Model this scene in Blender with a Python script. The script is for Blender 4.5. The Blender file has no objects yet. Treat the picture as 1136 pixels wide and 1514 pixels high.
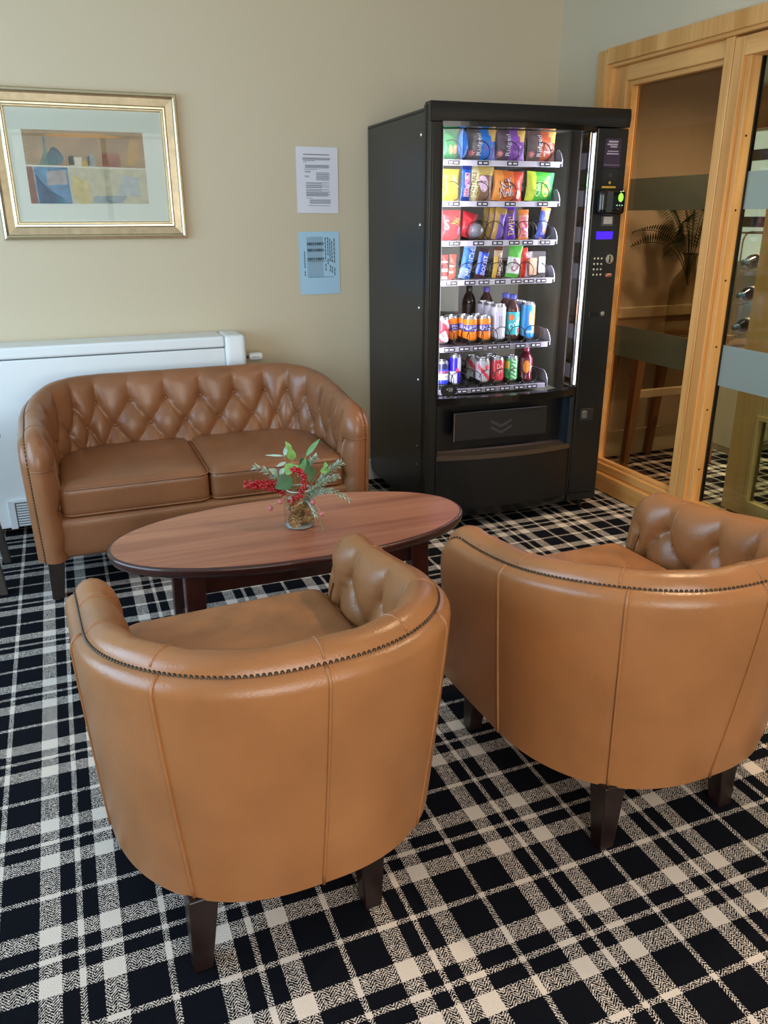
import bpy, bmesh, math, random
from mathutils import Vector, Matrix
random.seed(7)
PI = math.pi
scene = bpy.context.scene
COL = scene.collection

# ------------------------------------------------------------------ camera
cam_d = bpy.data.cameras.new('camera'); cam = bpy.data.objects.new('camera', cam_d); COL.objects.link(cam)
yaw, pitch, roll = (math.radians(a) for a in (21.53, 20.354, 0.146))
fwd = Vector((math.sin(yaw) * math.cos(pitch), math.cos(yaw) * math.cos(pitch), -math.sin(pitch)))
rgt = Vector((math.cos(yaw), -math.sin(yaw), 0)); dwn = fwd.cross(rgt)
r2 = rgt * math.cos(roll) + dwn * math.sin(roll); d2 = -rgt * math.sin(roll) + dwn * math.cos(roll)
cm = Matrix((r2, -d2, -fwd)).transposed().to_4x4(); cm.translation = (0, 0, 1.4)
cam.matrix_world = cm
cam_d.sensor_fit = 'HORIZONTAL'; cam_d.sensor_width = 36; cam_d.lens = 1178.2 / 1136 * 36
cam_d.clip_start = .02; cam_d.clip_end = 100
scene.camera = cam

# ------------------------------------------------------------------ world, light, exposure
scene.view_settings.view_transform = 'Standard'; scene.view_settings.look = 'None'
scene.view_settings.gamma = 1; scene.view_settings.use_curve_mapping = False
scene.view_settings.exposure = 0.0
w = bpy.data.worlds.new('world'); scene.world = w; w.use_nodes = True
w.node_tree.nodes['Background'].inputs[0].default_value = (.62, .78, 1, 1)
w.node_tree.nodes['Background'].inputs[1].default_value = 1.0
def area(name, loc, direction, sx, sy, power, col, spread=PI):
    d = bpy.data.lights.new(name, 'AREA'); d.shape = 'RECTANGLE'; d.size = sx; d.size_y = sy
    d.energy = power; d.color = col; d.spread = spread
    o = bpy.data.objects.new(name, d); COL.objects.link(o); o.location = loc
    o.rotation_euler = Vector(direction).to_track_quat('-Z', 'Y').to_euler()
    return o
area('daylight_left_window', (-1.84, 2.2, 1.35), (1, 0, -.12), 2.7, 1.5, 112, (.46, .72, 1))
area('daylight_rear_window', (.2, -2.42, 1.35), (0, 1, -.12), 3.0, 2.0, 155, (1, .92, .85))

# ------------------------------------------------------------------ materials
MATS = {}
def lin(c):
    if isinstance(c, str):
        c = tuple(int(c[i:i + 2], 16) / 255 for i in (0, 2, 4))
    return tuple((x / 12.92 if x <= .04045 else ((x + .055) / 1.055) ** 2.4) for x in c) + (1,)
def mat(name, col, rough=.5, metal=0., spec=.5, emit=0., noise=0., nscale=20., bump=0., bscale=200., coat=0., trans=0., stretch=None):
    if name in MATS: return MATS[name]
    m = bpy.data.materials.new(name); m.use_nodes = True; MATS[name] = m
    nt = m.node_tree; b = nt.nodes['Principled BSDF']; L = nt.links.new
    c = lin(col)
    b.inputs['Base Color'].default_value = c; b.inputs['Roughness'].default_value = rough
    b.inputs['Metallic'].default_value = metal; b.inputs['Specular IOR Level'].default_value = spec
    b.inputs['Coat Weight'].default_value = coat; b.inputs['Transmission Weight'].default_value = trans
    if emit: b.inputs['Emission Color'].default_value = c; b.inputs['Emission Strength'].default_value = emit
    if noise or bump:
        tc = nt.nodes.new('ShaderNodeTexCoord'); mp = nt.nodes.new('ShaderNodeMapping')
        L(tc.outputs['Object'], mp.inputs[0])
        if stretch: mp.inputs['Scale'].default_value = stretch
    if noise:
        n = nt.nodes.new('ShaderNodeTexNoise'); n.inputs['Scale'].default_value = nscale; n.inputs['Detail'].default_value = 5
        L(mp.outputs[0], n.inputs['Vector'])
        r = nt.nodes.new('ShaderNodeValToRGB')
        r.color_ramp.elements[0].position = .3; r.color_ramp.elements[1].position = .7
        r.color_ramp.elements[0].color = tuple(x * (1 - noise) for x in c[:3]) + (1,)
        r.color_ramp.elements[1].color = tuple(min(1, x * (1 + noise)) for x in c[:3]) + (1,)
        L(n.outputs[0], r.inputs[0]); L(r.outputs[0], b.inputs['Base Color'])
    if bump:
        n2 = nt.nodes.new('ShaderNodeTexNoise'); n2.inputs['Scale'].default_value = bscale; n2.inputs['Detail'].default_value = 4
        L(mp.outputs[0], n2.inputs['Vector'])
        bp = nt.nodes.new('ShaderNodeBump'); bp.inputs['Strength'].default_value = bump; bp.inputs['Distance'].default_value = .01
        L(n2.outputs[0], bp.inputs['Height']); L(bp.outputs[0], b.inputs['Normal'])
    return m
def glass_mat(name, tint, ior=1.45, rough=.0):
    if name in MATS: return MATS[name]
    m = bpy.data.materials.new(name); m.use_nodes = True; MATS[name] = m
    nt = m.node_tree; nt.nodes.clear(); L = nt.links.new
    o = nt.nodes.new('ShaderNodeOutputMaterial'); t = nt.nodes.new('ShaderNodeBsdfTransparent'); g = nt.nodes.new('ShaderNodeBsdfGlossy')
    t.inputs[0].default_value = lin(tint); g.inputs['Roughness'].default_value = rough
    lw = nt.nodes.new('ShaderNodeLayerWeight'); lw.inputs[0].default_value = .5      # Schlick reflectance of a thin pane
    pw = nt.nodes.new('ShaderNodeMath'); pw.operation = 'POWER'; pw.inputs[1].default_value = 5; L(lw.outputs['Facing'], pw.inputs[0])
    r0 = ((ior - 1) / (ior + 1)) ** 2
    f = nt.nodes.new('ShaderNodeMath'); f.operation = 'MULTIPLY_ADD'; f.inputs[1].default_value = 1 - r0; f.inputs[2].default_value = r0; L(pw.outputs[0], f.inputs[0])
    x = nt.nodes.new('ShaderNodeMixShader'); L(f.outputs[0], x.inputs[0]); L(t.outputs[0], x.inputs[1]); L(g.outputs[0], x.inputs[2]); L(x.outputs[0], o.inputs[0])
    return m
def frosted_mat(name, col, fac):
    m = bpy.data.materials.new(name); m.use_nodes = True; MATS[name] = m
    nt = m.node_tree; nt.nodes.clear(); L = nt.links.new
    o = nt.nodes.new('ShaderNodeOutputMaterial'); t = nt.nodes.new('ShaderNodeBsdfTransparent')
    d = nt.nodes.new('ShaderNodeBsdfDiffuse'); tl = nt.nodes.new('ShaderNodeBsdfTranslucent')
    d.inputs[0].default_value = lin(col); tl.inputs[0].default_value = lin(col)
    a = nt.nodes.new('ShaderNodeMixShader'); a.inputs[0].default_value = .35; L(d.outputs[0], a.inputs[1]); L(tl.outputs[0], a.inputs[2])
    x = nt.nodes.new('ShaderNodeMixShader'); x.inputs[0].default_value = fac; L(t.outputs[0], x.inputs[1]); L(a.outputs[0], x.inputs[2]); L(x.outputs[0], o.inputs[0])
    return m
def wood_mat(name, c1, c2, axis='X', scale=9., rough=.4, coat=0.):
    m = bpy.data.materials.new(name); m.use_nodes = True; MATS[name] = m
    nt = m.node_tree; b = nt.nodes['Principled BSDF']; L = nt.links.new
    tc = nt.nodes.new('ShaderNodeTexCoord'); mp = nt.nodes.new('ShaderNodeMapping'); L(tc.outputs['Object'], mp.inputs[0])
    s = {'X': (.06, 1, 1), 'Y': (1, .06, 1), 'Z': (1, 1, .06)}[axis]; mp.inputs['Scale'].default_value = s
    n = nt.nodes.new('ShaderNodeTexNoise'); n.inputs['Scale'].default_value = scale; n.inputs['Detail'].default_value = 6; n.inputs['Distortion'].default_value = .6
    L(mp.outputs[0], n.inputs['Vector'])
    n2 = nt.nodes.new('ShaderNodeTexNoise'); n2.inputs['Scale'].default_value = scale * 9; n2.inputs['Detail'].default_value = 3; L(mp.outputs[0], n2.inputs['Vector'])
    mx = nt.nodes.new('ShaderNodeMath'); mx.operation = 'MULTIPLY_ADD'; mx.inputs[1].default_value = .3; L(n2.outputs[0], mx.inputs[0]); L(n.outputs[0], mx.inputs[2])
    r = nt.nodes.new('ShaderNodeValToRGB'); r.color_ramp.elements[0].position = .48; r.color_ramp.elements[1].position = .82
    r.color_ramp.elements[0].color = lin(c1); r.color_ramp.elements[1].color = lin(c2)
    L(mx.outputs[0], r.inputs[0]); L(r.outputs[0], b.inputs['Base Color'])
    b.inputs['Roughness'].default_value = rough; b.inputs['Coat Weight'].default_value = coat; b.inputs['Coat Roughness'].default_value = .15
    return m
def carpet_mat():
    m = bpy.data.materials.new('tartan_carpet'); m.use_nodes = True
    nt = m.node_tree; b = nt.nodes['Principled BSDF']; L = nt.links.new
    tc = nt.nodes.new('ShaderNodeTexCoord'); sp = nt.nodes.new('ShaderNodeSeparateXYZ'); L(tc.outputs['Object'], sp.inputs[0])
    nz = nt.nodes.new('ShaderNodeTexNoise'); nz.inputs['Scale'].default_value = 260; nz.inputs['Detail'].default_value = 2; L(tc.outputs['Object'], nz.inputs['Vector'])
    def M(op, a, c=None, d=None):
        n = nt.nodes.new('ShaderNodeMath'); n.operation = op
        for i, v in enumerate((a, c, d)):
            if v is None: continue
            if isinstance(v, (int, float)): n.inputs[i].default_value = v
            else: L(v, n.inputs[i])
        return n.outputs[0]
    jit = M('MULTIPLY', M('SUBTRACT', nz.outputs[0], .5), .006)
    def stripes(c, x0, P):
        k = P / .3295
        x = M('ADD', M('SUBTRACT', c, x0), jit)
        db = M('PINGPONG', x, P / 2)
        t1 = M('LESS_THAN', db, .0062 * k)
        t2 = M('MULTIPLY', M('GREATER_THAN', db, .0385 * k), M('LESS_THAN', db, .0805 * k))
        t3 = M('GREATER_THAN', db, P / 2 - .0062 * k)
        return M('MAXIMUM', M('MAXIMUM', t1, t2), t3)
    sx = stripes(sp.outputs[0], .529 - .3295 * 20, .3295); sy = stripes(sp.outputs[1], 1.005 - .346 * 20, .346)
    tri = M('PINGPONG', M('ADD', sp.outputs[0], 10), .013)
    ph = M('ADD', M('MULTIPLY', M('ADD', sp.outputs[1], tri), 150.), M('MULTIPLY', nz.outputs[0], 1.8))
    tw = M('GREATER_THAN', M('FRACT', ph), .60)
    S = M('ADD', M('MULTIPLY', sx, sy), M('MULTIPLY', M('ABSOLUTE', M('SUBTRACT', sx, sy)), tw))
    mix = nt.nodes.new('ShaderNodeMix'); mix.data_type = 'RGBA'; L(S, mix.inputs[0])
    mix.inputs[6].default_value = lin('0d0f17'); mix.inputs[7].default_value = lin('e6d8cc')
    nb = nt.nodes.new('ShaderNodeTexNoise'); nb.inputs['Scale'].default_value = 420; L(tc.outputs['Object'], nb.inputs['Vector'])
    hs = nt.nodes.new('ShaderNodeMix'); hs.data_type = 'RGBA'; hs.blend_type = 'MULTIPLY'; hs.inputs[0].default_value = .3
    L(mix.outputs[2], hs.inputs[6]); L(nb.outputs[0], hs.inputs[7]); 
    br = nt.nodes.new('ShaderNodeBrightContrast'); br.inputs[1].default_value = 0; L(hs.outputs[2], br.inputs[0])
    L(br.outputs[0], b.inputs['Base Color'])
    b.inputs['Roughness'].default_value = .95; b.inputs['Specular IOR Level'].default_value = .1
    bp = nt.nodes.new('ShaderNodeBump'); bp.inputs['Strength'].default_value = .5; bp.inputs['Distance'].default_value = .004
    L(nb.outputs[0], bp.inputs['Height']); L(bp.outputs[0], b.inputs['Normal'])
    return m

WALL = mat('wall_paint', 'ccbda2', .75, spec=.25, bump=.06, bscale=350)
CEIL = mat('ceiling_paint', 'e6e3da', .8)
WHITE = mat('white_gloss', 'e4e8ea', .32)
OAK = wood_mat('oak_x', 'c48a48', 'e6b06c', 'Z', 7, .42)
OAKY = wood_mat('oak_y', 'c48a48', 'e6b06c', 'Y', 7, .42)
LEATHER = mat('tan_leather', '8a5b3c', .29, spec=.5, noise=.16, nscale=5, bump=.10, bscale=260)
LEATHER_C = mat('caramel_leather', '98653d', .29, spec=.5, noise=.14, nscale=5, bump=.10, bscale=260)
WORN = mat('worn_seat_leather', '98653d', .42, noise=.22, nscale=11, bump=.12, bscale=260)
DARKLEG = mat('dark_stained_wood', '1d1110', .32, noise=.4, nscale=12)
BRASS = mat('antique_nail', '4a3c30', .38, metal=.8)
WALNUT = wood_mat('walnut_top', '8a5440', 'bd8262', 'X', 6, .38, .15)
MAHOG = mat('mahogany_edge', '3b1a17', .3, noise=.3, nscale=10, coat=.3)
BLACK = mat('black_powder_coat', '131416', .30, spec=.5, bump=.03, bscale=500)
BLACKG = mat('black_gloss', '0d0e10', .16, spec=.6)
CHROME = mat('chrome', 'd8d8d8', .12, metal=1)
GLASS = glass_mat('clear_glass', 'f4f7f6')
TINT = glass_mat('tinted_glass', 'cfc4b2', 1.5)
DOORGLASS = glass_mat('door_glass', 'dfe4da', 1.45)
FROST = frosted_mat('frosted_film', '9fb0b0', .72)

# ------------------------------------------------------------------ mesh helpers
class MB:
    def __init__(s): s.v = []; s.f = []; s.m = []
    def add(s, vs, fs, mi=0):
        o = len(s.v); s.v += [tuple(p) for p in vs]
        for f in fs: s.f.append(tuple(i + o for i in f)); s.m.append(mi)
        return s
    def box(s, x0, x1, y0, y1, z0, z1, mi=0):
        vs = [(x, y, z) for z in (z0, z1) for y in (y0, y1) for x in (x0, x1)]
        return s.add(vs, [(0, 2, 3, 1), (4, 5, 7, 6), (0, 1, 5, 4), (2, 6, 7, 3), (0, 4, 6, 2), (1, 3, 7, 5)], mi)
    def rbox(s, x0, x1, y0, y1, z0, z1, r, n=6, crown=0., mi=0, fn=None):
        c = Vector(((x0 + x1) / 2, (y0 + y1) / 2, (z0 + z1) / 2)); h = Vector(((x1 - x0) / 2, (y1 - y0) / 2, (z1 - z0) / 2))
        r = min(r, min(h) * .999); inn = h - Vector((r, r, r))
        for ax in range(3):
            for sg in (-1, 1):
                vs = []; fs = []
                a1, a2 = (ax + 1) % 3, (ax + 2) % 3
                def par(t, i):      # concentrate samples near the rounded borders
                    e = r / h[i]; k = .28
                    u = abs(t); sgn = 1 if t >= 0 else -1
                    return sgn * (u / (1 - k) * (1 - e) if u < 1 - k else (1 - e) + (u - 1 + k) / k * e)
                for i in range(n * 2 + 1):
                    for j in range(n * 2 + 1):
                        p = Vector((0, 0, 0)); p[ax] = sg * h[ax]
                        p[a1] = par(i / n - 1, a1) * h[a1]; p[a2] = par(j / n - 1, a2) * h[a2]
                        q = Vector([max(-inn[k], min(inn[k], p[k])) for k in range(3)])
                        d = p - q
                        if d.length > 1e-9: d = d.normalized() * r
                        o = q + d
                        if crown and o.z > 0: o.z += crown * (1 - (o.x / h.x) ** 2) * (1 - (o.y / h.y) ** 2)
                        o = o + c
                        vs.append(fn(o) if fn else o)
                N = n * 2 + 1
                for i in range(n * 2):
                    for j in range(n * 2):
                        f = (i * N + j, (i + 1) * N + j, (i + 1) * N + j + 1, i * N + j + 1)
                        fs.append(f if sg > 0 else f[::-1])
                s.add(vs, fs, mi)
        return s
    def lathe(s, prof, n=20, c=(0, 0, 0), mi=0, mfn=None, axis='Z', cap=True):
        vs = []; fs = []; ms = []
        for (r, z) in prof:
            for k in range(n):
                a = 2 * PI * k / n; p = (r * math.cos(a), r * math.sin(a), z)
                if axis == 'Y': p = (p[0], z, p[1])
                if axis == 'X': p = (z, p[0], p[1])
                vs.append((p[0] + c[0], p[1] + c[1], p[2] + c[2]))
        for i in range(len(prof) - 1):
            for k in range(n):
                fs.append((i * n + k, i * n + (k + 1) % n, (i + 1) * n + (k + 1) % n, (i + 1) * n + k))
                ms.append(mfn(2 * PI * (k + .5) / n, (prof[i][1] + prof[i + 1][1]) / 2, i) if mfn else mi)
        if cap:
            fs.append(tuple(range(n))[::-1]); ms.append(ms[0]); fs.append(tuple(range((len(prof) - 1) * n, len(prof) * n))); ms.append(ms[-1] if len(ms) > 1 else mi)
        if axis == 'Y': fs = [f[::-1] for f in fs]
        o = len(s.v); s.v += vs
        for f, m_ in zip(fs, ms): s.f.append(tuple(i + o for i in f)); s.m.append(m_)
        return s
    def tube(s, pts, r, n=6, closed=False, mi=0):
        pts = [Vector(p) for p in pts]; N = len(pts); vs = []; fs = []
        rr = r if callable(r) else (lambda t: r)
        up = None
        for i in range(N):
            if closed: t = pts[(i + 1) % N] - pts[i - 1]
            else: t = pts[min(i + 1, N - 1)] - pts[max(i - 1, 0)]
            if t.length < 1e-9: t = Vector((0, 0, 1))
            t.normalize()
            if up is None:
                up = Vector((0, 0, 1)) if abs(t.z) < .9 else Vector((1, 0, 0))
            a = t.cross(up)
            if a.length < 1e-6: a = t.orthogonal()
            a.normalize(); b_ = a.cross(t); up = b_
            q = rr(i / max(1, N - 1))
            for k in range(n):
                an = 2 * PI * k / n; vs.append(pts[i] + (a * math.cos(an) + b_ * math.sin(an)) * q)
        R = N if closed else N - 1
        for i in range(R):
            j = (i + 1) % N
            for k in range(n): fs.append((i * n + k, j * n + k, j * n + (k + 1) % n, i * n + (k + 1) % n))
        if not closed: fs.append(tuple(range(n))); fs.append(tuple(range((N - 1) * n, N * n))[::-1])
        return s.add(vs, fs, mi)
    def grid(s, P, nu, nv, mi=0, flip=False, mfn=None):
        vs = [P(i / nu, j / nv) for j in range(nv + 1) for i in range(nu + 1)]
        o = len(s.v); s.v += [tuple(p) for p in vs]
        for j in range(nv):
            for i in range(nu):
                a = j * (nu + 1) + i; f = (a, a + 1, a + nu + 2, a + nu + 1)
                if flip: f = f[::-1]
                s.f.append(tuple(k + o for k in f)); s.m.append(mfn((i + .5) / nu, (j + .5) / nv) if mfn else mi)
        return s
    def taper(s, c0, c1, h0, h1, mi=0):
        # square post from centre c0 (half size h0) to c1 (half size h1)
        vs = []
        for c, h in ((c0, h0), (c1, h1)):
            for sx, sy in ((-1, -1), (1, -1), (1, 1), (-1, 1)): vs.append((c[0] + sx * h, c[1] + sy * h, c[2]))
        fs = [(0, 1, 2, 3), (7, 6, 5, 4)] + [(i, i + 4, (i + 1) % 4 + 4, (i + 1) % 4) for i in range(4)]
        if c1[2] > c0[2]: fs = [f[::-1] for f in fs]
        return s.add(vs, fs, mi)
    def sphere(s, c, r, n=8, m=5, mi=0, sz=1.):
        prof = [(max(1e-4, r * math.sin(PI * i / m)), -r * sz * math.cos(PI * i / m)) for i in range(m + 1)]
        return s.lathe(prof, n, c, mi)
    def mesh(s, name):
        me = bpy.data.meshes.new(name); me.from_pydata(s.v, [], s.f); me.update()
        me.polygons.foreach_set('material_index', s.m)
        return me
def obj(name, mb, mats, parent=None, smooth=False, bevel=0., seg=2, angle=None):
    me = mb.mesh(name) if isinstance(mb, MB) else mb
    for m in (mats if isinstance(mats, (list, tuple)) else [mats]): me.materials.append(m)
    if isinstance(mb, MB):
        bm = bmesh.new(); bm.from_mesh(me); bmesh.ops.remove_doubles(bm, verts=bm.verts, dist=1e-6)
        bmesh.ops.recalc_face_normals(bm, faces=bm.faces); bm.to_mesh(me); bm.free()
    if smooth: me.polygons.foreach_set('use_smooth', [True] * len(me.polygons))
    o = bpy.data.objects.new(name, me); COL.objects.link(o)
    if parent: o.parent = parent
    if bevel:
        b = o.modifiers.new('bevel', 'BEVEL'); b.width = bevel; b.segments = seg; b.limit_method = 'ANGLE'; b.harden_normals = False
    if smooth and angle:
        try: me.set_sharp_from_angle(angle=math.radians(angle))
        except Exception: pass
    return o
def tag(o, label=None, cat=None, group=None, kind=None):
    if label: o['label'] = label
    if cat: o['category'] = cat
    if group: o['group'] = group
    if kind: o['kind'] = kind
    return o
def thing(name, label, cat, loc=(0, 0, 0), rz=0, group=None, kind=None):
    o = bpy.data.objects.new(name, None); COL.objects.link(o); o.empty_display_size = .05
    o.location = loc; o.rotation_euler = (0, 0, rz)
    return tag(o, label, cat, group, kind)
def copy_tree(o, parent=None):
    c = o.copy(); COL.objects.link(c)
    if parent: c.parent = parent
    for ch in list(o.children): copy_tree(ch, c)
    return c
TXT = {}
def text_shape(t):
    if t not in TXT:
        cu = bpy.data.curves.new('t', 'FONT'); cu.body = t; cu.resolution_u = 2
        o = bpy.data.objects.new('t', cu); COL.objects.link(o)
        dg = bpy.context.evaluated_depsgraph_get(); ev = o.evaluated_get(dg); me = ev.to_mesh()
        vs = [(v.co.x, v.co.y) for v in me.vertices]; fs = [tuple(p.vertices) for p in me.polygons]
        ev.to_mesh_clear(); bpy.data.objects.remove(o); bpy.data.curves.remove(cu)
        x0 = min(v[0] for v in vs); x1 = max(v[0] for v in vs); y0 = min(v[1] for v in vs); y1 = max(v[1] for v in vs)
        TXT[t] = ([((x - (x0 + x1) / 2) / (y1 - y0), (y - (y0 + y1) / 2) / (y1 - y0)) for x, y in vs], fs, (x1 - x0) / (y1 - y0))
    return TXT[t]
def sh_text(t, width=None, height=None):
    vs, fs, asp = text_shape(t)
    if height is None: height = width / asp
    kx = (width / asp) if width else height
    return [(x * kx, y * height) for x, y in vs], fs
def sh_disc(rx, ry=None, n=18):
    ry = ry or rx
    return [(0, 0)] + [(rx * math.cos(2 * PI * k / n), ry * math.sin(2 * PI * k / n)) for k in range(n)], [(0, k + 1, (k + 1) % n + 1) for k in range(n)]
def sh_star(r, n=8):
    vs = [(0, 0)] + [((r if k % 2 == 0 else r * .45) * math.cos(PI * k / n), (r if k % 2 == 0 else r * .45) * math.sin(PI * k / n)) for k in range(2 * n)]
    return vs, [(0, k + 1, (k + 1) % (2 * n) + 1) for k in range(2 * n)]
def sh_rect(w_, h_, nx=6, ny=6):
    return [((i / nx - .5) * w_, (j / ny - .5) * h_) for j in range(ny + 1) for i in range(nx + 1)], [(j * (nx + 1) + i, j * (nx + 1) + i + 1, (j + 1) * (nx + 1) + i + 1, (j + 1) * (nx + 1) + i) for j in range(ny) for i in range(nx)]
def sh_poly(pts):
    cx = sum(p[0] for p in pts) / len(pts); cy = sum(p[1] for p in pts) / len(pts); n = len(pts)
    return [(cx, cy)] + list(pts), [(0, k + 1, (k + 1) % n + 1) for k in range(n)]
def decal(name, parent, shape, surf, m, x=0, y=0, rot=0, lift=.0008):
    vs, fs = shape; c, s_ = math.cos(rot), math.sin(rot)
    mb = MB(); mb.add([surf(x + a * c - b * s_, y + a * s_ + b * c, lift) for a, b in vs], fs)
    me = mb.mesh(name); me.materials.append(m)
    o = bpy.data.objects.new(name, me); COL.objects.link(o); o.parent = parent
    return o
def struct(name, mb, m, bevel=0., **k):
    return tag(obj(name, mb, m, bevel=bevel, **k), kind='structure')

# ------------------------------------------------------------------ the setting
YB = 4.05; XR = 2.59; ZC = 2.45
floor = struct('floor', MB().box(-1.9, 6.2, -2.5, 6.6, -.05, 0), carpet_mat())
floor['label'] = 'black and cream tartan carpet'
struct('ceiling', MB().box(-1.9, 6.2, -2.5, 6.6, ZC, ZC + .08), CEIL)
struct('wall_back', MB().box(-1.8, XR, YB, YB + .12, 0, ZC), WALL)
struct('baseboard_back', MB().box(-1.75, XR, YB - .018, YB, 0, .12), WHITE, .004)
wl = MB()
for a in ((-2.4, .85, 0, ZC), (3.55, YB, 0, ZC), (.85, 3.55, 0, .6), (.85, 3.55, 2.12, ZC)): wl.box(-1.8, -1.68, *a)
struct('wall_left', wl, WALL)
wf = MB()
for x0, x1, z0, z1 in ((-1.8, -1.3, 0, ZC), (1.7, 2.72, 0, ZC), (-1.3, 1.7, 0, .35), (-1.3, 1.7, 2.3, ZC)): wf.box(x0, x1, -2.4, -2.28, z0, z1)
struct('wall_front', wf, WALL)
wr = MB()
wr.box(XR, XR + .13, 3.63, YB + .12, 0, ZC); wr.box(XR, XR + .13, -2.28, 3.63, 2.09, ZC); wr.box(XR, XR + .13, -2.28, 1.6, 0, 2.09)
struct('wall_right', wr, WALL)

def window_plain(name, axis, pos, a0, a1, z0, z1, nm):
    t = thing(name, None, None, kind='structure')
    def bx(mb, p0, p1, q0, q1, r0, r1): return mb.box(p0, p1, q0, q1, r0, r1) if axis == 'X' else mb.box(q0, q1, p0, p1, r0, r1)
    f = MB(); W = .06
    bx(f, pos, pos + .06, a0, a1, z0, z0 + W); bx(f, pos, pos + .06, a0, a1, z1 - W, z1)
    for k in range(nm + 1):
        a = a0 + (a1 - a0 - W) * k / nm; bx(f, pos, pos + .06, a, a + W, z0, z1)
    obj('window_frame', f, WHITE, t)
    for k in range(nm):
        a = a0 + (a1 - a0 - W) * k / nm + W; b = a0 + (a1 - a0 - W) * (k + 1) / nm
        obj('pane', bx(MB(), pos + .027, pos + .033, a, b, z0 + W, z1 - W), GLASS, t)
window_plain('window_2', 'X', -1.77, .85, 3.55, .6, 2.12, 3)
window_plain('window_3', 'Y', -2.37, -1.3, 1.7, .35, 2.3, 3)

# glazed oak screen and door in the right-hand wall
tr = MB()
tr.box(XR - .018, XR, 3.612, 3.684, 0, 2.138); tr.box(XR - .018, XR, 1.5, 3.612, 2.075, 2.138)
struct('trim_1', tr, OAK, .004)
t = thing('window_1', None, None, kind='structure')
j = MB(); j.box(XR, XR + .13, 3.60, 3.63, 0, 2.09); j.box(XR, XR + .13, 1.6, 3.60, 2.062, 2.09)
obj('frame_lining', j, OAKY, t, bevel=.003)
f = MB(); f.box(XR + .03, XR + .115, 3.51, 3.60, .0, 2.062); obj('side_jamb', f, OAK, t, bevel=.005)
f = MB(); f.box(XR + .03, XR + .115, 2.826, 3.51, 1.995, 2.062); obj('head_rail', f, OAKY, t, bevel=.005)
f = MB(); f.box(XR + .0, XR + .115, 2.826, 3.61, .0, .095); f.box(XR + .03, XR + .115, 2.87, 3.51, .095, .14); obj('sill_rail', f, OAKY, t, bevel=.006)
f = MB(); f.box(XR + .015, XR + .115, 2.826, 2.875, .0, 2.062); obj('mullion', f, OAK, t, bevel=.004)
bd = MB(); bd.box(XR + .05, XR + .08, 3.49, 3.51, .14, 1.995); bd.box(XR + .05, XR + .08, 2.875, 3.49, 1.975, 1.995); bd.box(XR + .05, XR + .08, 2.875, 3.49, .14, .155)
obj('glazing_bead', bd, OAKY, t, bevel=.003)
obj('pane', MB().box(XR + .085, XR + .091, 2.875, 3.49, .14, 1.985), TINT, t)
for z0, z1 in ((1.424, 1.569), (.715, .868)):
    obj('frosted_band', MB().box(XR + .0915, XR + .093, 2.876, 3.489, z0, z1), FROST, t)

t = thing('door_1', None, None, kind='structure')
f = MB(); f.box(XR + .015, XR + .115, 2.768, 2.823, .0, 2.055); obj('stile', f, OAK, t, bevel=.004)
f = MB(); f.box(XR + .032, XR + .105, 2.742, 2.768, .12, 1.99); bead = obj('glazing_bead', f, OAK, t, bevel=.003)
for z in (.30, .58, .86, 1.14, 1.42, 1.70):
    obj('screw', MB().lathe([(.0045, -.0015), (.0045, .0005)], 8, (XR + .058, 2.7415, z), axis='Y'), DARKLEG, bead)
f = MB(); f.box(XR + .015, XR + .115, 1.66, 2.768, 1.985, 2.055); obj('top_rail', f, OAKY, t, bevel=.004)
f = MB(); f.box(XR + .015, XR + .115, 1.66, 2.768, .01, .14); obj('bottom_rail', f, OAKY, t, bevel=.004)
f = MB(); f.box(XR + .015, XR + .115, 1.60, 1.66, .0, 2.055); obj('lock_stile', f, OAK, t, bevel=.004)
obj('gasket', MB().box(XR + .085, XR + .102, 2.734, 2.742, .14, 1.985), BLACKG, t)
obj('pane', MB().box(XR + .092, XR + .098, 1.66, 2.735, .14, 1.985), DOORGLASS, t)
for z0, z1 in ((1.424, 1.569), (.69, .868)):
    obj('frosted_band', MB().box(XR + .0895, XR + .091, 1.661, 2.733, z0, z1), FROST, t)

# the passage beyond the glass
struct('wall_corridor', MB().box(XR + .13, 3.62, 3.925, 4.05, 0, ZC), mat('corridor_paint', 'bfae98', .8))
struct('baseboard_corridor', MB().box(XR + .13, 3.62, 3.905, 3.925, 0, .16), mat('cream_gloss', 'd8ccb4', .4), .004)
struct('trim_2', MB().box(XR + .13, 3.62, 3.90, 3.925, .84, .90), MATS['cream_gloss'], .006)
wfar = MB(); wfar.box(6.0, 6.12, -2.4, 6.5, 0, ZC); struct('wall_far', wfar, mat('far_paint', 'cfc6ae', .8))
struct('wall_far_back', MB().box(2.72, 6.0, 6.4, 6.5, 0, ZC), MATS['far_paint'])
struct('wall_far_front', MB().box(2.72, 6.0, -2.4, -2.28, 0, ZC), MATS['far_paint'])
struct('trim_3', MB().box(5.93, 6.0, 2.0, 6.4, 2.12, ZC), wood_mat('warm_bulkhead', 'b9763a', 'd6965a', 'Y', 5, .4), .004)
t = thing('window_4', None, None, kind='structure')
obj('daylit_blind', MB().box(5.985, 5.998, 3.6, 6.2, 1.0, 2.10), mat('daylit_blind', 'dfe8d8', .8, emit=.75), t)
f = MB()
for z in (1.86, 1.30): f.box(5.94, 5.984, 3.55, 6.25, z, z + .09)
f.box(5.94, 5.984, 3.55, 3.62, .98, 2.12); f.box(5.94, 5.984, 6.2, 6.27, .98, 2.12)
obj('window_frame', f, mat('grey_frame', '4b4a44', .4), t)
t = thing('door_2', None, None, kind='structure')
OLIVE = wood_mat('pale_door_wood', 'c2a673', 'd8c090', 'Z', 6, .35)
f = MB(); f.box(2.98, 3.02, 2.05, 2.905, .02, 1.52)
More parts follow.
